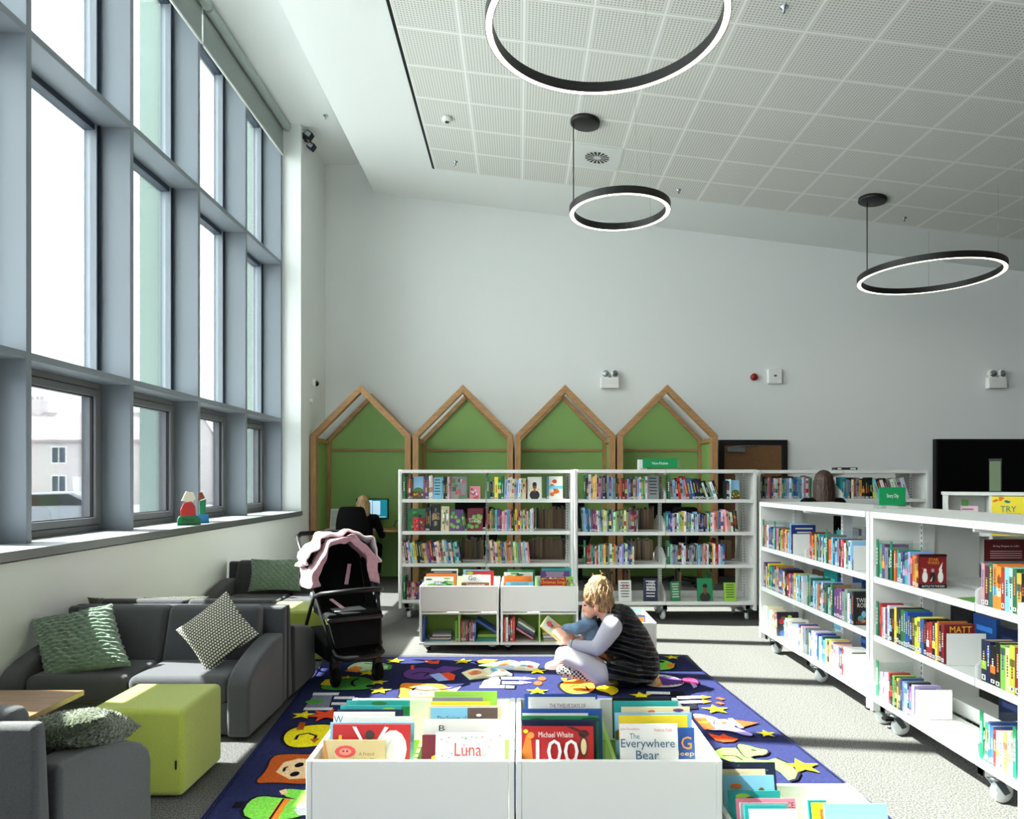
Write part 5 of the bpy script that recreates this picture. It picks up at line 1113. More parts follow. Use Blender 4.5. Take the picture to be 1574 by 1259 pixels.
for a in [(1085,1191,1173,2.45,'d','dots','navy starry picture book, rearmost, '+L5,None),(1085,1176,1184,2.42,'c','blank','cream picture book, second from the back, '+L5,None),(1085,1189,1193,2.38,'s','blobs','white and blue picture book, '+L5,None),(1085,1199,1217,2.31,'t','blobs','grey-green picture book in a clear sleeve, '+L5,None),
 (1085,1222,1229,2.23,'i','blank','pinkish red picture book, '+L5,[('CE',1212,1237,12,8,BK)]),(1085,1212,1236,2.19,'e','blank','light grey picture book, '+L5,None),(1085,1208,1239,2.15,'t','blank','dark-edged teal picture book, '+L5,None),(1085,1224,1246,2.10,'w','blank','white picture book nearest the camera, '+L5,None)]:
    pic(*a, xmin=.69, zb=.088, xmax=.914, tilt=-14)
L6 = 'low front bin, right side'
for a in [(1230,1325,1230,2.30,'w','blank','white picture book, rearmost, '+L6,None),(1233,1270,1232,2.27,'t','blobs','teal swirled picture book, '+L6,None),(1236,1290,1236,2.24,'y','blobs','yellow and green picture book, '+L6,None),(1242,1292,1246,2.18,'o','blobs','orange picture book with small pictures, '+L6,None),(1266,1362,1237,2.16,'c','land','pale watercolour picture book with a yellow bird, '+L6,None)]:
    pic(*a, xmin=.935, zb=.088, xmax=1.155, tilt=-14)
L7 = 'in the low bin behind the woman'
for i, (pt, Y, ch, kd, nm) in enumerate([(937,5.80,'s','land','pale blue rearmost picture book'),(941,5.70,'w','lines','white second picture book from the back'),(946,5.60,'b','blobs','blue and white picture book'),(949,5.52,'o','blobs','orange picture book nearest')]):
    pic(955, 996-i*2, pt, Y, ch, kd, nm+' '+L7, zb=.088, tilt=-12, xmin=.81, xmax=1.02)
L8 = 'in the back left bin'
for a in [(652,697,887,6.02,'w','leaf','white picture book with green jungle leaves, '+L8,[('PTD',675,897,14,6,(.2,.3,.4))]),(655,701,882,6.06,'o','blank','orange-edged picture book behind the leafy one, '+L8,None),(660,702,878,6.12,'k','lines','dark striped picture book, '+L8,None),(663,704,875,6.2,'w','blank','white picture book, rearmost left, '+L8,None),
 (708,752,896,6.02,'n','blank','brown landscape picture book, low at the front, '+L8,[('Sometimes',731,899,28,4,(.9,.85,.8))]),(711,754,884,6.08,'w','blank','white picture book titled Go with a bird, '+L8,[('Go',726,889,12,7,(.25,.3,.4))]),(712,753,876,6.2,'s','blank','sky blue picture book, rearmost right, '+L8,None),(716,759,878,6.15,'r','blobs','red-edged picture book, right end, '+L8,None)]:
    pic(*a, xmin=-.812 if a[0] < 705 else -.49, xmax=-.515 if a[0] < 705 else -.19)
L9 = 'in the back right bin'
for a in [(777,820,895,6.02,'s','lines','white and blue picture book, low at the front, '+L9,None),(775,818,886,6.06,'o','blank','peach picture book, '+L9,None),(774,819,880,6.12,'w','leaf','white picture book with pale greens, '+L9,None),(780,822,876,6.2,'g','blank','bright green picture book, rearmost left, '+L9,None),
 (829,870,888,6.02,'r','songs','red picture book titled Christmas Songs, '+L9,[('Christmas Songs',850,896,38,6,(.97,.82,.25))]),(869,881,887,6.05,'l','blobs','narrow green picture book right of Christmas Songs, '+L9,None),(829,875,878,6.14,'p','lines','purple picture book behind Christmas Songs, '+L9,None),(832,878,874,6.22,'t','blank','teal picture book, rearmost right, '+L9,None)]:
    pic(*a, xmin=-.127 if a[0] < 825 else .192, xmax=.17 if a[0] < 825 else .482)
# books on the lower shelves of the back bins
def low_run(x0, x1, cs, h, where, lean=0, cnt0=0):
    n = len(cs); w_ = (x1-x0)/n; x = x0
    for j, ch in enumerate(cs):
        th = w_*math.cos(R(lean))-.001; lift = th*math.sin(R(lean)) if lean > 0 else 0
        make_book('picture_book', th, h*RG.uniform(.9,1.04), .17, CC[ch][0], f"{CC[ch][1]} book spine, {ORD[j+1+cnt0]} from left {where}", TR(x, 5.96, .0865+max(0,lift)), lean, group='books on the lower shelves of the bins'); x += w_
low_run(-.812, -.795, 'b', .20, 'at far left, lower shelf, back left bin'); low_run(-.535, -.512, 'lg', .19, 'by green divider, lower shelf, back left bin')
low_run(-.488, -.36, 'regrdersb', .165, 'right half, lower shelf of the back left bin')
make_book('picture_book', .022, .24, .18, CC['b'][0], 'large blue book leaning diagonally on the lower shelf of the back left bin', TR(-.36, 5.95, .215), 58, group='books on the lower shelves of the bins') if False else None
def lying(x, y, z, w, d, th, ch, label, rz=0, ry=0):
    q = MB(); q.box(0,w,0,d,0,.002,c=CC[ch][0]); q.box(0,w,0,d,th-.002,th,c=CC[ch][0]); q.box(0,w,0,.002,.002,th-.002,c=shade(CC[ch][0],.8)); q.box(.003,w-.003,.002,d-.003,.002,th-.002,'pages')
    o = q.build('picture_book'); o.matrix_world = TR(x, y, z) @ RZ(rz) @ RY(ry); tag(o, label, 'book', 'books on the lower shelves of the bins')
for i, (ch, dx) in enumerate((('t',0),('w',.02),('n',.01),('w',.04),('e',.05))): lying(-.775+dx, 5.99, .0862+.0125*i, .19-.01*i, .17, .012, ch, f"{CC[ch][1]} book lying {ORD[i+1]} from bottom in the flat stack, back left bin")
for i, ch in enumerate('tgl'): lying(-.355+.004*i, 5.97, .0862+.019*i, .165, .18, .018, ch, f"{CC[ch][1]} book lying {ORD[i+1]} from bottom under the leaning blue book")
lying(-.362, 5.96, .262, .235, .18, .018, 'b', 'large blue book leaning down to the right, lower shelf, back left bin', ry=33)
low_run(-.127, -.030, 'rwkrr', .20, 'lower shelf of the back right bin', 0)
for i, ch in enumerate('ikpgw'): lying(-.022+.004*i, 5.965, .192+.014*i, .165-.0*i, .17, .012, ch, f"{CC[ch][1]} book leaning {ORD[i+1]} from below in the slanted pile, back right bin", ry=32)
for i, ch in enumerate('aewey'): lying(.215-.003*i, 5.98, .0862+.0145*i, .21, .17, .014, ch, f"{CC[ch][1]} book lying {ORD[i+1]} from bottom beside the woman, back right bin")
# open books on the rug
def open_book(c, w, d, rz, col, kind, label, lift=.03):
    r = empty('open_book', c, R(rz)); tag(r, label, 'book', 'open books on the rug')
    for s_, nm in ((-1, 'left_pages'), (1, 'right_pages')):
        q = MB(); K = 8; top = []; 
        for i in range(K+1):
            u = i/K; top.append((s_*u*w, .004+lift*math.sin(u*math.pi)*(1-.5*u)+ .006*(1-u)))
        vs = [(x, y, z) for x, z in top for y in (0, d)]+[(x, y, .0012) for x, z in top for y in (0, d)]; n = 2*(K+1); fs = []
        for i in range(K):
            a = 2*i; fs += [(a, a+2, a+3, a+1), (n+a, n+a+1, n+a+3, n+a+2), (a, n+a, n+a+2, a+2), (a+1, a+3, n+a+3, n+a+1)]
        fs.append((2*K, n+2*K, n+2*K+1, 2*K+1)); q.add(vs, fs, 'paint', col if s_ < 0 else (.93,.90,.82)); q.build(nm, r)
        q = MB(); rr = random.Random(len(label)+s_)
        def zt(u): return .0046+lift*math.sin(u*math.pi)*(1-.5*u)+.006*(1-u)
        for cu, cv, ru, rv, cc in (((.55,.5,.28,.26,(.88,.42,.18)),(.72,.62,.12,.10,(.93,.55,.25))) if s_ < 0 else ((.4,.5,.2,.3,(.45,.70,.80)),(.7,.4,.15,.2,(.85,.35,.3)))):
            for k in range(10):
                a0, a1 = 2*math.pi*k/10, 2*math.pi*(k+1)/10; P_ = []
                for (uu, vv) in ((cu, cv), (cu+ru*math.cos(a0), cv+rv*math.sin(a0)), (cu+ru*math.cos(a1), cv+rv*math.sin(a1))): P_.append((s_*uu*w, vv*d, zt(uu)+.0006))
                q.flat(P_, cc)
        q.build('illustration', r)
    q = MB(); q.box(-w-.004, w+.004, -.004, d+.004, 0, .0012, c=(.35,.6,.45)); q.build('cover', r)
c_ = Fl(760, 1040, .013); open_book((c_.x-.02, c_.y-.03, .0135),   .165, .20, 22, (.96,.90,.72), 'a', 'open picture book lying on the rug, nearer one, with an orange fish', .02)
c_ = Fl(775, 1028, .013); open_book((c_.x+.07, c_.y-.04, .0135), .165, .20, -12, (.80,.88,.93), 'b', 'open blue picture book lying on the rug behind the other open one', .018)
# ================================================================ BOARD FIGURES ON THE SILL (generic shapes on lettered stands)
r = tag(empty('board_stand', (-3.02, 6.45, 1.043), R(58)), 'green half-round stand lettered Maisy with a plain red board on the sill', 'stand')
q = MB(); q.ext([(-.115,0,0),(-.113,0,.06),(-.095,0,.085),(.075,0,.085),(.113,0,.055),(.115,0,0)], (0,.012,0), 'paint', (.02,.42,.24)); q.build('green_base', r, bevel=.001)
text('Maisy', 'base_lettering', r, TR(-.01,-.001,.045), w=.11, h=.04, c=(.05,.10,.08))
q = MB(); q.ext([(-.08,.004,.085),(-.085,.004,.14),(-.055,.004,.20),(.02,.004,.22),(.06,.004,.17),(.065,.004,.085)], (0,.006,0), 'paint', (.72,.12,.14)); q.ext([(-.075,.004,.225),(-.03,.004,.31),(.04,.004,.30),(.065,.004,.24),(.03,.004,.205)], (0,.006,0), 'paint', (.90,.87,.80)); q.build('blank_board', r)
r = tag(empty('board_stand', (-3.02, 6.73, 1.043), R(50)), 'small blue stand with a plain narrow green and brown board on the sill', 'stand')
q = MB(); q.ext([(-.06,0,0),(-.052,0,.085),(.052,0,.085),(.06,0,0)], (0,.012,0), 'paint', (.03,.42,.66)); q.build('blue_base', r, bevel=.001)
q = MB(); q.ext([(-.03,.004,.085),(-.035,.004,.21),(.03,.004,.23),(.025,.004,.085)], (0,.006,0), 'paint', (.05,.45,.28)); q.ext([(-.05,.004,.215),(-.045,.004,.29),(-.01,.004,.30),(.02,.004,.24)], (0,.006,0), 'paint', (.45,.24,.16)); q.build('blank_board', r)
# ================================================================ PUSHCHAIR
mat('blanket_white', (.88,.84,.85), .9, bump=(30,.6,.02))
pr = tag(empty('pushchair', (-1.135, 4.96, 0.012), R(31)), 'black pushchair with a pink blanket over its hood, parked beside the rug', 'pushchair')
for s_ in (-1, 1):
    q = MB(); q.tube([(s_*.155,.06,.24),(s_*.155,.05,.20),(s_*.155,.035,.12),(s_*.155,.02,.07)], [.022,.03,.034,.030], 'black'); q.box(s_*.155-.03, s_*.155+.03, .0, .06, .07, .17, 'black'); q.build('front_fork', pr, bevel=.008)
    q = MB(); q.lathe([(.02,-.026),(.055,-.026),(.068,-.018),(.070,0),(.068,.018),(.055,.026),(.02,.026)], (s_*.155,.02,.0705), 'black_soft', axis='x', n=26); wv = q.build('front_wheel', pr)
    q = MB(); q.lathe([(.0,-.029),(.025,-.030),(.025,.030),(0,.029)], (s_*.155,.02,.0705), 'dark_metal', axis='x', n=18); q.build('hub', wv)
    q = MB(); q.tube([(s_*.17,.02,.25),(s_*.20,.10,.40),(s_*.235,.25,.62),(s_*.25,.42,.80),(s_*.255,.62,.95),(s_*.24,.74,1.0)], .0135, 'black'); q.build('side_frame', pr)
    q = MB(); q.tube([(s_*.235,.28,.60),(s_*.25,.45,.35),(s_*.26,.62,.10)], .013, 'black'); q.build('rear_leg', pr)
    q = MB(); q.lathe([(.02,-.022),(.075,-.022),(.088,-.014),(.09,0),(.088,.014),(.075,.022),(.02,.022)], (s_*.27,.64,.0905), 'black_soft', axis='x', n=26); q.build('rear_wheel', pr)
    q = MB(); q.lathe([(.012,-.006),(.036,-.006),(.036,.006),(.012,.006)], (s_*.252,.27,.60), 'chrome', axis='x', n=22); q.build('hinge_disc', pr)
q = MB(); q.tube([(-.24,.74,1.0),(-.2,.79,1.02),(0,.80,1.025),(.2,.79,1.02),(.24,.74,1.0)], .018, 'black_soft'); q.build('handlebar', pr)
q = MB(); q.tube([(-.235,.27,.60),(-.22,.12,.64),(-.16,.01,.66),(0,-.03,.67),(.16,.01,.66),(.22,.12,.64),(.235,.27,.60)], .017, 'black'); q.build('bumper_bar', pr)
q = MB(); q.tube([(-.17,.02,.25),(-.165,-.05,.225),(-.12,-.085,.21),(0,-.095,.205),(.12,-.085,.21),(.165,-.05,.225),(.17,.02,.25)], .019, 'black'); q.box(-.13,.13,-.085,0,.205,.222,'black'); q.build('footrest', pr, bevel=.004)
q = MB(); q.ext([(-.16,-.01,.27),(-.19,.06,.45),(.19,.06,.45),(.16,-.01,.27)], (0,.02,0), 'black_soft'); q.build('leg_panel', pr, bevel=.006)
q = MB(); q.box(-.20,.20,.045,.40,.455,.50,'black_soft'); q.box(-.205,.205,.03,.06,.44,.475,'dark_metal'); q.build('seat', pr, bevel=.015, seg=3)
q = MB(); q.ext([(-.19,.34,.47),(-.19,.40,.47),(-.19,.62,.93),(-.19,.55,.95)], (.38,0,0), 'black_soft'); q.build('seat_back', pr, bevel=.025, seg=3)
for s_ in (-1,1):
    q = MB(); q.ext([(s_*.195,.10,.46),(s_*.195,.38,.47),(s_*.20,.60,.95),(s_*.20,.45,.80),(s_*.20,.30,.60)], (.012*s_,0,0), 'black_soft'); q.build('seat_side', pr)
q = MB(); q.ext([(-.20,.05,.16),(-.21,.02,.30),(-.21,.55,.34),(-.21,.56,.16)], (.41,0,0), 'black_soft'); q.build('basket', pr, bevel=.03, seg=3)
for a, b in (((.08,.44,.80),(.03,.36,.66)),((-.11,.28,.57),(-.05,.17,.515))):
    q = MB(); q.bar(a, b, .028, .008, 'pink_cloth'); q.build('harness_strap', pr)
q = MB(); q.box(-.12,.10,.12,.26,.501,.506,'paint',(.55,.55,.57)); q.build('seat_mat', pr)
def hood(rx, rz_, y0, y1, zc_, mt, name, amp=0, front=0, k=34, n=16, seed=1, th=.004, low=0):
    rg = random.Random(seed); vs = []; ph = [rg.uniform(0, 6) for _ in range(8)]
    for j in range(n+1):
        v = j/n
        for i in range(k+1):
            a = math.pi*(i/k); y = y0+(y1-y0)*v
            sc = math.sqrt(max(.02, 1-(max(0, v-.35)/.72)**2))
            f = amp*(math.sin(a*9+ph[0]+v*3)+.7*math.sin(v*11+ph[1]+a*2)+.6*math.sin(a*17+v*8+ph[2])+.5*math.sin(a*5-v*19+ph[3])) if amp else 0
            fr_ = 1-.30*(1-v/front)**.8 if front and v < front else 1
            if front and v < front: y = y0+.03*(1-v/front)
            rx_, rzz = rx*fr_, rz_*fr_
            x = (rx_+f)*math.cos(a)*(sc if v > .35 else 1); z = zc_+(rzz+f)*math.sin(a)*sc - low*abs(math.cos(a))**3 + (-.05*v)
            vs.append((x, y-.03*math.sin(a)*(1-v)+f*.4, z))
    fs = [(j*(k+1)+i, j*(k+1)+i+1, (j+1)*(k+1)+i+1, (j+1)*(k+1)+i) for j in range(n) for i in range(k)]
    q = MB(); q.add(vs, fs, mt, None, True); o = q.build(name, pr); md = o.modifiers.new('s', 'SOLIDIFY'); md.thickness = th; md.offset = 1
    if amp: o.modifiers.new('sub', 'SUBSURF').render_levels = 1
    return o
hood(.235, .20, .36, .80, .83, 'black_soft', 'hood')
bl_ = hood(.275, .215, .26, .84, .83, 'pink_cloth', 'pink_blanket', amp=.011, seed=3, th=.020, low=.16, front=.28, n=22)
hood(.292, .232, .33, .86, .835, 'blanket_white', 'white_blanket_fold', amp=.017, seed=8, th=.02, low=.02)
# ================================================================ PEOPLE
def z5(zx, zy, Y): return P(825+zx/6.295, 880+zy/6.295, Y)
def checker():
    m, nt, b = nodes_of('checked_sock'); L = nt.links
    tc = nt.nodes.new('ShaderNodeTexCoord'); ck = nt.nodes.new('ShaderNodeTexChecker'); ck.inputs['Scale'].default_value = 70
    ck.inputs['Color1'].default_value = (.55,.54,.50,1); ck.inputs['Color2'].default_value = (.02,.02,.02,1)
    L.new(tc.outputs['Object'], ck.inputs['Vector']); L.new(ck.outputs['Color'], b.inputs['Base Color']); b.inputs['Roughness'].default_value = .9; MATS['check'] = m
checker()
def quilt():
    m, nt, b = nodes_of('quilted_vest'); L = nt.links; b.inputs['Base Color'].default_value = (.006,.006,.007,1); b.inputs['Roughness'].default_value = .36; b.inputs['Specular IOR Level'].default_value = .4
    tc = nt.nodes.new('ShaderNodeTexCoord'); mp = nt.nodes.new('ShaderNodeMapping'); mp.inputs['Rotation'].default_value = (0, R(-14), 0)
    w1 = nt.nodes.new('ShaderNodeTexWave'); w1.bands_direction = 'Z'; w1.inputs['Scale'].default_value = 5.2; w1.inputs['Distortion'].default_value = 1.2; w1.inputs['Detail'].default_value = 1
    n1 = nt.nodes.new('ShaderNodeTexNoise'); n1.inputs['Scale'].default_value = 45
    ad = nt.nodes.new('ShaderNodeMath'); ad.operation = 'MULTIPLY_ADD'; ad.inputs[1].default_value = .35
    bp = nt.nodes.new('ShaderNodeBump'); bp.inputs['Strength'].default_value = 1; bp.inputs['Distance'].default_value = .035
    L.new(tc.outputs['Object'], mp.inputs['Vector']); L.new(mp.outputs['Vector'], w1.inputs['Vector']); L.new(tc.outputs['Object'], n1.inputs['Vector'])
    L.new(n1.outputs['Fac'], ad.inputs[0]); L.new(w1.outputs['Fac'], ad.inputs[2]); L.new(ad.outputs[0], bp.inputs['Height']); L.new(bp.outputs['Normal'], b.inputs['Normal']); MATS['quilt'] = m
quilt()
def hand(q, wrist, d, up, side, s=1.0, curl=.5, m='skin'):
    """palm and five fingers; d along the hand, up = back of the hand, side = thumb side (+1/-1)"""
    d = Vector(d).normalized(); up = Vector(up); up = (up-d*up.dot(d)).normalized(); sd = d.cross(up)*side; w = Vector(wrist)
    q.cap(w, .021*s, w+d*.045*s, .026*s, m)
    for o_ in (-.026, -.009, .009, .026): q.cap(w+d*.03*s+sd*o_*.7*s, .014*s, w+d*.085*s+sd*o_*s, .0115*s, m)
    for o_, L_ in ((.027, .070), (.009, .078), (-.009, .072), (-.026, .057)):
        p = w+d*.088*s+sd*o_*s; dd = d.copy(); r_ = .0088*s
        for t_, k_ in ((.45, .35), (.32, .8), (.23, 1.1)):
            ang = curl*k_; dd2 = (dd*math.cos(ang)-up*math.sin(ang)).normalized(); p2 = p+dd2*L_*t_*s; q.cap(p, r_, p2, r_*.9, m, n=8); p = p2; r_ *= .9
            up_ = up; dd = dd2
    p = w+d*.025*s+sd*.026*s; dd = (d*.6+sd*.75-up*.25).normalized(); q.cap(p, .0125*s, p+dd*.035*s, .011*s, m, n=8); p = p+dd*.035*s; dd = (d*.9+sd*.2-up*.35).normalized(); q.cap(p, .010*s, p+dd*.03*s, .0085*s, m, n=8)
# --- reading woman
wo_ = tag(empty('person', (.80, 4.93, .012)), 'person with a blonde bun sitting cross-legged on the rug in a black padded vest', 'person'); 
def place(q, name, par, **k):
    o = q.build(name, par, **k); o.matrix_parent_inverse = Matrix.Translation(par.location).inverted(); return o
q = MB(); m = 'skin'
H = z5(585, 250, 4.95)
q.ell(H, (.088,.082,.105), m); q.ell(z5(530,345,4.95), (.055,.06,.06), m); q.ell(z5(508,405,4.95), (.035,.045,.03), m)
q.cap(z5(468,300,4.95), .02, z5(452,362,4.95), .013, m, n=8)      # nose
q.ell(z5(470,398,4.95), (.014,.022,.010), m)                       # lips
q.ell(z5(573,350,4.872), (.015,.008,.026), m)                      # ear
q.ell(z5(573,350,5.028), (.015,.008,.026), m)
q.cap(z5(620,360,4.95), .052, z5(735,440,4.95), .06, m)
q.cap(z5(755,450,4.955), .06, z5(880,650,4.965), .075, m); q.cap(z5(880,650,4.965), .075, z5(955,880,4.955), .09, m)
sh, el, wr = z5(725,530,4.80), z5(585,735,4.745), z5(318,682,4.80)
q.cap(z5(745,460,4.95), .05, sh, .05, m); q.cap(sh, .048, el, .038, m); q.cap(el, .036, wr, .022, m)
hand(q, wr, z5(225,590,4.84)-wr, (-.3,-1,.6), -1, .95, .45)
shf, elf, wrf = z5(700,520,5.10), z5(560,690,5.14), z5(360,640,5.02)
q.cap(z5(745,460,4.95), .05, shf, .05, m); q.cap(shf, .046, elf, .036, m); q.cap(elf, .034, wrf, .022, m); hand(q, wrf, z5(250,560,4.98)-wrf, (-.2,.8,.7), 1, .9, .45)
hn, kn, an = z5(930,940,4.90), z5(290,800,4.80), z5(560,1000,4.80)
q.cap(hn, .08, z5(600,960,4.78), .06, m); q.cap(z5(600,960,4.78), .055, kn, .045, m); q.cap(kn, .04, an, .035, m)
q.cap(z5(930,930,5.02), .08, z5(330,790,5.16), .05, m); q.cap(z5(330,790,5.16), .04, z5(220,890,5.0), .03, m)
place(q, 'body', wo_, remesh=.0055, smooth_it=2)
q = MB()
for zx, Y in ((476,4.915),): q.ell(z5(472,318,Y), (.006,.008,.005), 'black_gloss')
q.ell(z5(462,318,4.935), (.006,.010,.005), 'black_gloss'); place(q, 'eye', wo_)
mat('hair_root_shade', (.50,.36,.22), .5, var=(40,.45), bump=(60,.9,.012), stretch=(1,1,.3))
q = MB(); m = 'hair_root_shade'
q.ell(z5(598,225,4.955), (.104,.098,.105), m); q.ell(z5(640,290,4.955), (.085,.090,.085), m); q.ell(z5(525,222,4.955), (.055,.08,.068), m)
q.cap(z5(600,150,4.955), .05, z5(590,105,4.955), .058, m); q.cap(z5(545,95,4.95), .032, z5(640,85,4.95), .035, m); q.cap(z5(660,110,4.95), .03, z5(560,140,4.93), .03, m)
q.cap(z5(680,330,4.90), .035, z5(700,370,4.90), .012, m); q.cap(z5(500,280,4.90), .025, z5(540,330,4.885), .010, m)
ho = place(q, 'hair', wo_, remesh=.006, smooth_it=1)
m = 'hair_blonde'; q = MB(); q.ell(z5(590,100,4.955), (.062,.062,.056), m); q.cap(z5(545,95,4.95), .034, z5(640,85,4.95), .037, m); q.cap(z5(665,115,4.95), .03, z5(560,140,4.92), .03, m); place(q, 'bun', ho, remesh=.006)
q = MB(); rg = random.Random(2)
for k in range(170):       # loose strands swept up to the bun
    a = rg.uniform(0, 2*math.pi); st = z5(600,230,4.95)+Vector((.102*math.cos(a), .098*math.sin(a), rg.uniform(-.07,.04))); en = z5(595,105,4.955)+Vector((rg.uniform(-.05,.05), rg.uniform(-.05,.05), rg.uniform(0,.05)))
    mid = (st+en)/2+(st-z5(600,200,4.95)).normalized()*rg.uniform(.015,.04); q.tube([st, (st+mid)/2+Vector((rg.uniform(-.005,.005),)*3), mid, (mid+en)/2, en], [.002,.003,.003,.0025,.0015], m, n=5)
for k in range(26):
    st = z5(595,100,4.95)+Vector((rg.uniform(-.045,.045), rg.uniform(-.05,.05), rg.uniform(.0,.05))); en = st+Vector((rg.uniform(-.06,.09), rg.uniform(-.04,.02), rg.uniform(-.10,.06))); q.tube([st, (st+en)/2+Vector((0,0,.02)), en], [.002,.0016,.0007], m, n=4)
for k in range(20):
    st = z5(rg.uniform(600,720), rg.uniform(280,340), 4.86+rg.uniform(0,.04)); en = st+Vector((rg.uniform(-.02,.02), 0, -rg.uniform(.03,.07))); q.tube([st, (st+en)/2+Vector((.006,-.01,0)), en], [.002,.0018,.0007], m, n=4)
place(q, 'hair_strands', ho); 
def shirt(q, m):
    q.cap(z5(745,460,4.95), .075, sh, .066, m); q.cap(sh, .074, z5(655,640,4.765), .064, m); q.cap(z5(655,640,4.765), .064, el, .052, m); q.cap(el, .050, z5(450,715,4.77), .042, m); q.cap(z5(450,715,4.77), .042, z5(335,690,4.797), .030, m)
    q.cap(shf, .06, elf, .045, m); q.cap(elf, .045, z5(385,645,5.03), .03, m); q.cap(z5(700,420,4.95), .065, z5(760,480,4.95), .09, m)
q = MB(); shirt(q, 'lilac_knit'); so = place(q, 'shirt', wo_, remesh=.008, smooth_it=5)
q = MB(); q.tube([z5(300+4*k,640+4*k,4.80) + Vector((.0,0,0)) for k in (0,1)], .001, 'black', n=4)
q = MB(); dv = (z5(335,690,4.797)-z5(450,715,4.77)).normalized()
for o_ in (0, .014): q.lathe([(.0325,-.002),(.0335,0),(.0325,.002)], (0,0,0), 'black', n=18); q.v = [tuple(v) for v in q.v]; break
q.v = [tuple(z5(345,690,4.797)+dv.to_track_quat('Z','Y') @ Vector(v)) for v in q.v]; place(q, 'cuff_band', so)
q = MB(); m = 'quilt'
q.cap(z5(745,415,4.95), .082, z5(800,480,4.955), .128, m, n=20); q.cap(z5(800,480,4.955), .130, z5(885,650,4.955), .152, m, n=20); q.cap(z5(885,650,4.955), .152, z5(955,850,4.95), .168, m, n=20)
q.ell(z5(965,905,4.95), (.165,.185,.135), m, n=24); q.cap(z5(900,960,4.86), .09, z5(740,950,4.84), .055, m); q.ell(z5(850,1010,4.90), (.13,.10,.07), m); q.cap(z5(640,500,5.0), .055, z5(730,720,4.95), .12, m); q.cap(z5(690,400,4.95), .058, z5(740,400,4.95), .07, m); q.ell(z5(770,480,4.83), (.055,.04,.05), m)
q.cap(z5(880,960,4.83), .11, z5(745,955,4.775), .082, m, n=18); q.cap(z5(1090,830,4.97), .06, z5(1000,940,4.95), .09, m)
vo = place(q, 'padded_vest', wo_, remesh=.010, smooth_it=4)
q = MB(); q.tube([z5(650,850,4.765), z5(720,930,4.765), z5(745,980,4.77)], [.004,.007,.004], 'chrome'); place(q, 'vest_hem', vo)
q = MB(); m = 'trousers'; mat('trousers', (.72,.70,.73), .85, bump=(120,.25,.004))
q.cap(hn, .085, z5(610,985,4.78), .074, m, n=18); q.cap(z5(610,975,4.765), .078, z5(460,870,4.77), .070, m, n=18); q.cap(z5(460,870,4.77), .070, z5(300,800,4.80), .066, m, n=18); q.cap(z5(300,800,4.80), .06, z5(255,790,4.83), .055, m)
q.cap(z5(930,930,5.02), .10, z5(330,790,5.12), .060, m); q.cap(z5(330,790,5.10), .055, z5(215,840,5.02), .035, m)
place(q, 'trousers', wo_, remesh=.008, smooth_it=5)
q = MB(); q.cap(z5(245,945,4.84), .040, z5(380,965,4.82), .048, 'check', n=18); q.cap(z5(380,965,4.82), .048, z5(540,1030,4.80), .030, 'check', n=18); place(q, 'checked_shoe', wo_, remesh=.007, smooth_it=2)
q = MB(); q.cap(z5(200,885,5.0), .034, z5(115,905,5.0), .026, 'white_plastic', n=16); q.ell(z5(150,925,5.0), (.055,.03,.012), 'white_plastic'); place(q, 'white_shoe', wo_, remesh=.006, smooth_it=2)
# --- child on her lap
ch_ = tag(empty('person', (.50, 5.0, .25)), 'small child in a blue denim jacket on the woman\'s lap, pointing at a book', 'person')
q = MB(); m = 'skin'; q.ell(z5(520,378,5.06), (.056,.066,.068), m); q.ell(z5(466,395,5.06), (.012,.012,.010), m); q.ell(z5(520,385,4.995), (.012,.007,.016), m)
q.cap(z5(530,440,5.06), .035, z5(530,560,5.03), .06, m); q.cap(z5(530,560,5.03), .06, z5(530,640,5.0), .06, m)
cw = z5(245,545,4.95); q.cap(z5(520,500,4.97), .032, z5(390,545,4.94), .026, m); q.cap(z5(390,545,4.94), .024, cw, .016, m); hand(q, cw, z5(170,505,4.95)-cw, (-.2,-.6,.8), -1, .60, .35)
c2_ = z5(430,650,4.93); q.cap(z5(540,500,5.1), .03, z5(480,600,5.06), .025, m); q.cap(z5(480,600,5.06), .022, c2_, .016, m); hand(q, c2_, Vector((-1,-.2,-.2)), (0,-.3,1), 1, .55, .5)
q.cap(z5(530,650,5.0), .045, z5(400,720,4.95), .032, m); q.cap(z5(400,720,4.95), .035, z5(430,790,5.0), .028, m); q.cap(z5(430,790,5.0), .028, z5(400,810,5.0), .022, m)
place(q, 'body', ch_, remesh=.0045, smooth_it=2)
q = MB(); m = 'denim'; q.cap(z5(515,465,5.03), .058, z5(530,560,5.01), .078, m, n=18); q.cap(z5(530,560,5.01), .078, z5(530,640,5.0), .078, m, n=18); q.cap(z5(510,500,4.97), .052, z5(390,545,4.93), .044, m, n=16); q.cap(z5(390,545,4.93), .044, z5(285,545,4.945), .034, m, n=16); q.cap(z5(540,500,5.1), .045, z5(480,600,5.06), .035, m)
place(q, 'denim_jacket', ch_, remesh=.006, smooth_it=2)
q = MB(); q.cap(z5(530,660,5.0), .066, z5(400,725,4.95), .046, 'denim'); q.cap(z5(400,725,4.95), .045, z5(430,785,5.0), .034, 'denim'); place(q, 'trousers', ch_, remesh=.007, smooth_it=2)
q = MB(); q.ell(z5(530,350,5.075), (.060,.066,.058), 'hair_blonde'); place(q, 'hair', ch_)
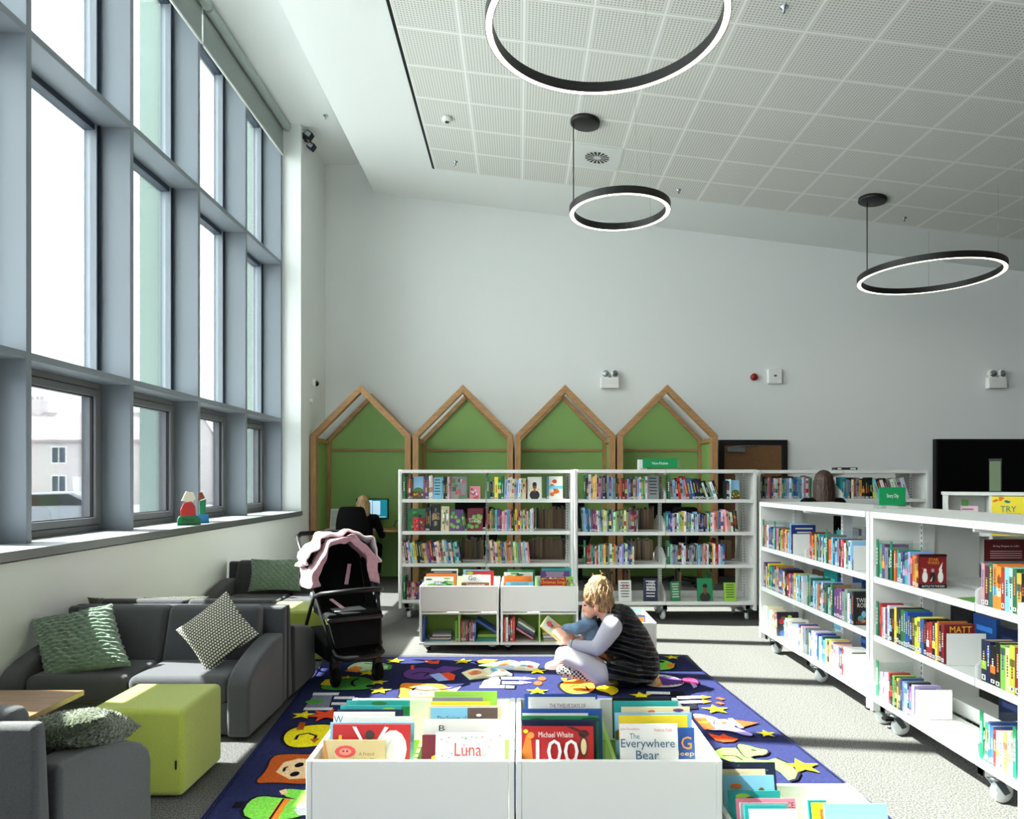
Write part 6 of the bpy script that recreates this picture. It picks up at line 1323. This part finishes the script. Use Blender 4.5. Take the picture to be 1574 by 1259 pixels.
# --- held book
a_, b_, c_, d_ = z5(108,415,4.98), z5(40,515,4.84), z5(228,668,4.84), z5(296,568,4.98)
q = MB(); nrm = (d_-a_).cross(b_-a_).normalized(); 
if nrm.y > 0: nrm = -nrm
q.ext([a_, d_, c_, b_], -nrm*.012, 'paint', (.93,.88,.62))
def quad(u0, u1, v0, v1, c, l=1):
    f = lambda u, v: a_+(d_-a_)*u+(b_-a_)*v+nrm*.0008*l
    q.flat([f(u0,v0), f(u1,v0), f(u1,v1), f(u0,v1)], c)
quad(.04,.5,.06,.94,(.72,.80,.78)); quad(.5,.96,.06,.94,(.95,.80,.35)); quad(.12,.42,.35,.6,(.80,.25,.22),2); quad(.18,.3,.25,.7,(.85,.35,.3),3); quad(.6,.85,.3,.7,(.90,.60,.40),2); quad(.62,.7,.1,.3,(.95,.9,.7),2)
bo = q.build('picture_book'); tag(bo, 'board picture book held open by the woman and the child', 'book')
# --- generic standing / seated figure in the background
def person_bg(x, y, label, hair_m, seated, hz, face=1, hw=.085, lower='black_soft'):
    r = tag(empty('person', (x, y, 0)), label, 'person'); q = MB(); m = 'skin'
    nb = hz-.26
    q.ell((0,0,hz-.12), (.075,.09,.115), m); q.cap((0,face*.02,hz-.22), .05, (0,0,nb-.04), .055, m); q.ell((0,face*.09,hz-.14), (.012,.02,.02), m)
    for s_ in (-1,1): q.ell((s_*.078,0,hz-.13), (.010,.016,.028), m)
    hip = nb-.50
    q.cap((0,0,nb-.06), .10, (0,0,hip), .12, m)
    for s_ in (-1,1):
        sh_ = Vector((s_*.165,0,nb-.06))
        if seated: e_ = Vector((s_*.24,face*.12,nb-.32)); w_ = Vector((s_*.17,face*.33,nb-.235))
        else: e_ = Vector((s_*.21,-.02,nb-.34)); w_ = Vector((s_*.20,face*.12,nb-.55))
        q.cap(sh_, .045, e_, .036, m); q.cap(e_, .034, w_, .022, m); hand(q, w_, (w_-e_).normalized(), (0,0,1) if seated else (s_,0,0), -s_, .9, .4)
        if seated: k_ = Vector((s_*.12,face*.42,hip-.02)); f_ = Vector((s_*.12,face*.40,.09))
        else: k_ = Vector((s_*.09,.0,hip*.52)); f_ = Vector((s_*.09,-face*.02,.09))
        q.cap((s_*.09,0,hip), .08, k_, .055, m); q.cap(k_, .052, f_, .034, m)
    q2 = q.build('body', r, remesh=.009, smooth_it=2)
    q = MB(); q.cap((0,0,nb-.08), .125, (0,0,hip), .145, 'black_soft'); q.cap((-.14,0,nb-.075), .065, (.14,0,nb-.075), .065, 'black_soft')
    for s_ in (-1,1):
        sh_ = Vector((s_*.165,0,nb-.07))
        if seated: e_ = Vector((s_*.24,face*.12,nb-.32)); w_ = Vector((s_*.175,face*.31,nb-.24))
        else: e_ = Vector((s_*.21,-.02,nb-.34)); w_ = Vector((s_*.202,face*.10,nb-.52))
        q.cap(sh_, .062, e_, .05, 'black_soft'); q.cap(e_, .048, w_, .034, 'black_soft')
    q.build('top', r, remesh=.012, smooth_it=3)
    q = MB()
    for s_ in (-1,1):
        if seated: k_ = Vector((s_*.12,face*.42,hip-.02)); f_ = Vector((s_*.12,face*.40,.12))
        else: k_ = Vector((s_*.09,.0,hip*.52)); f_ = Vector((s_*.09,-face*.02,.12))
        q.cap((s_*.08,0,hip), .10, k_, .07, lower); q.cap(k_, .066, f_, .05, lower)
    q.build('trousers', r, remesh=.012, smooth_it=3)
    for s_ in (-1,1):
        fy = face*.40 if seated else 0
        q = MB(); q.cap((s_*.10,fy-face*.04,.045), .038, (s_*.11,fy+face*.14,.035), .03, 'black'); q.build('shoe', r)
    q = MB(); q.ell((0,-face*.015,hz-.105), (hw,.098,.108), hair_m); 
    for k in range(9): a = -math.pi*face*(k+.5)/9; q.cap((hw*.8*math.cos(a), .08*math.sin(a), hz-.12), .034, (hw*.92*math.cos(a), .09*math.sin(a)-face*.01, hz-.30-.02*(k % 3)), .026, hair_m)
    q.build('hair', r, remesh=.008, smooth_it=1)
    return r
person_bg(2.99, 6.9, 'person with long brown hair and black top seen from behind, at the shelves', 'hair_brown', False, 1.555, 1, .09)
person_bg(-2.19, 9.92, 'person with blonde hair in black, seated at the lit monitor in the leftmost booth', 'hair_blonde', True, 1.25, 1, .085)
q = MB(); q.cap((0,0,.03),.03,(.10,0,.05),.05,'black'); q.ell((.08,0,.11),(.05,.04,.03),'white_plastic'); tag(q.build('bag', loc=(-1.62, 9.6, .005)), 'small dark bag with a white top on the floor by the leftmost booth', 'bag')
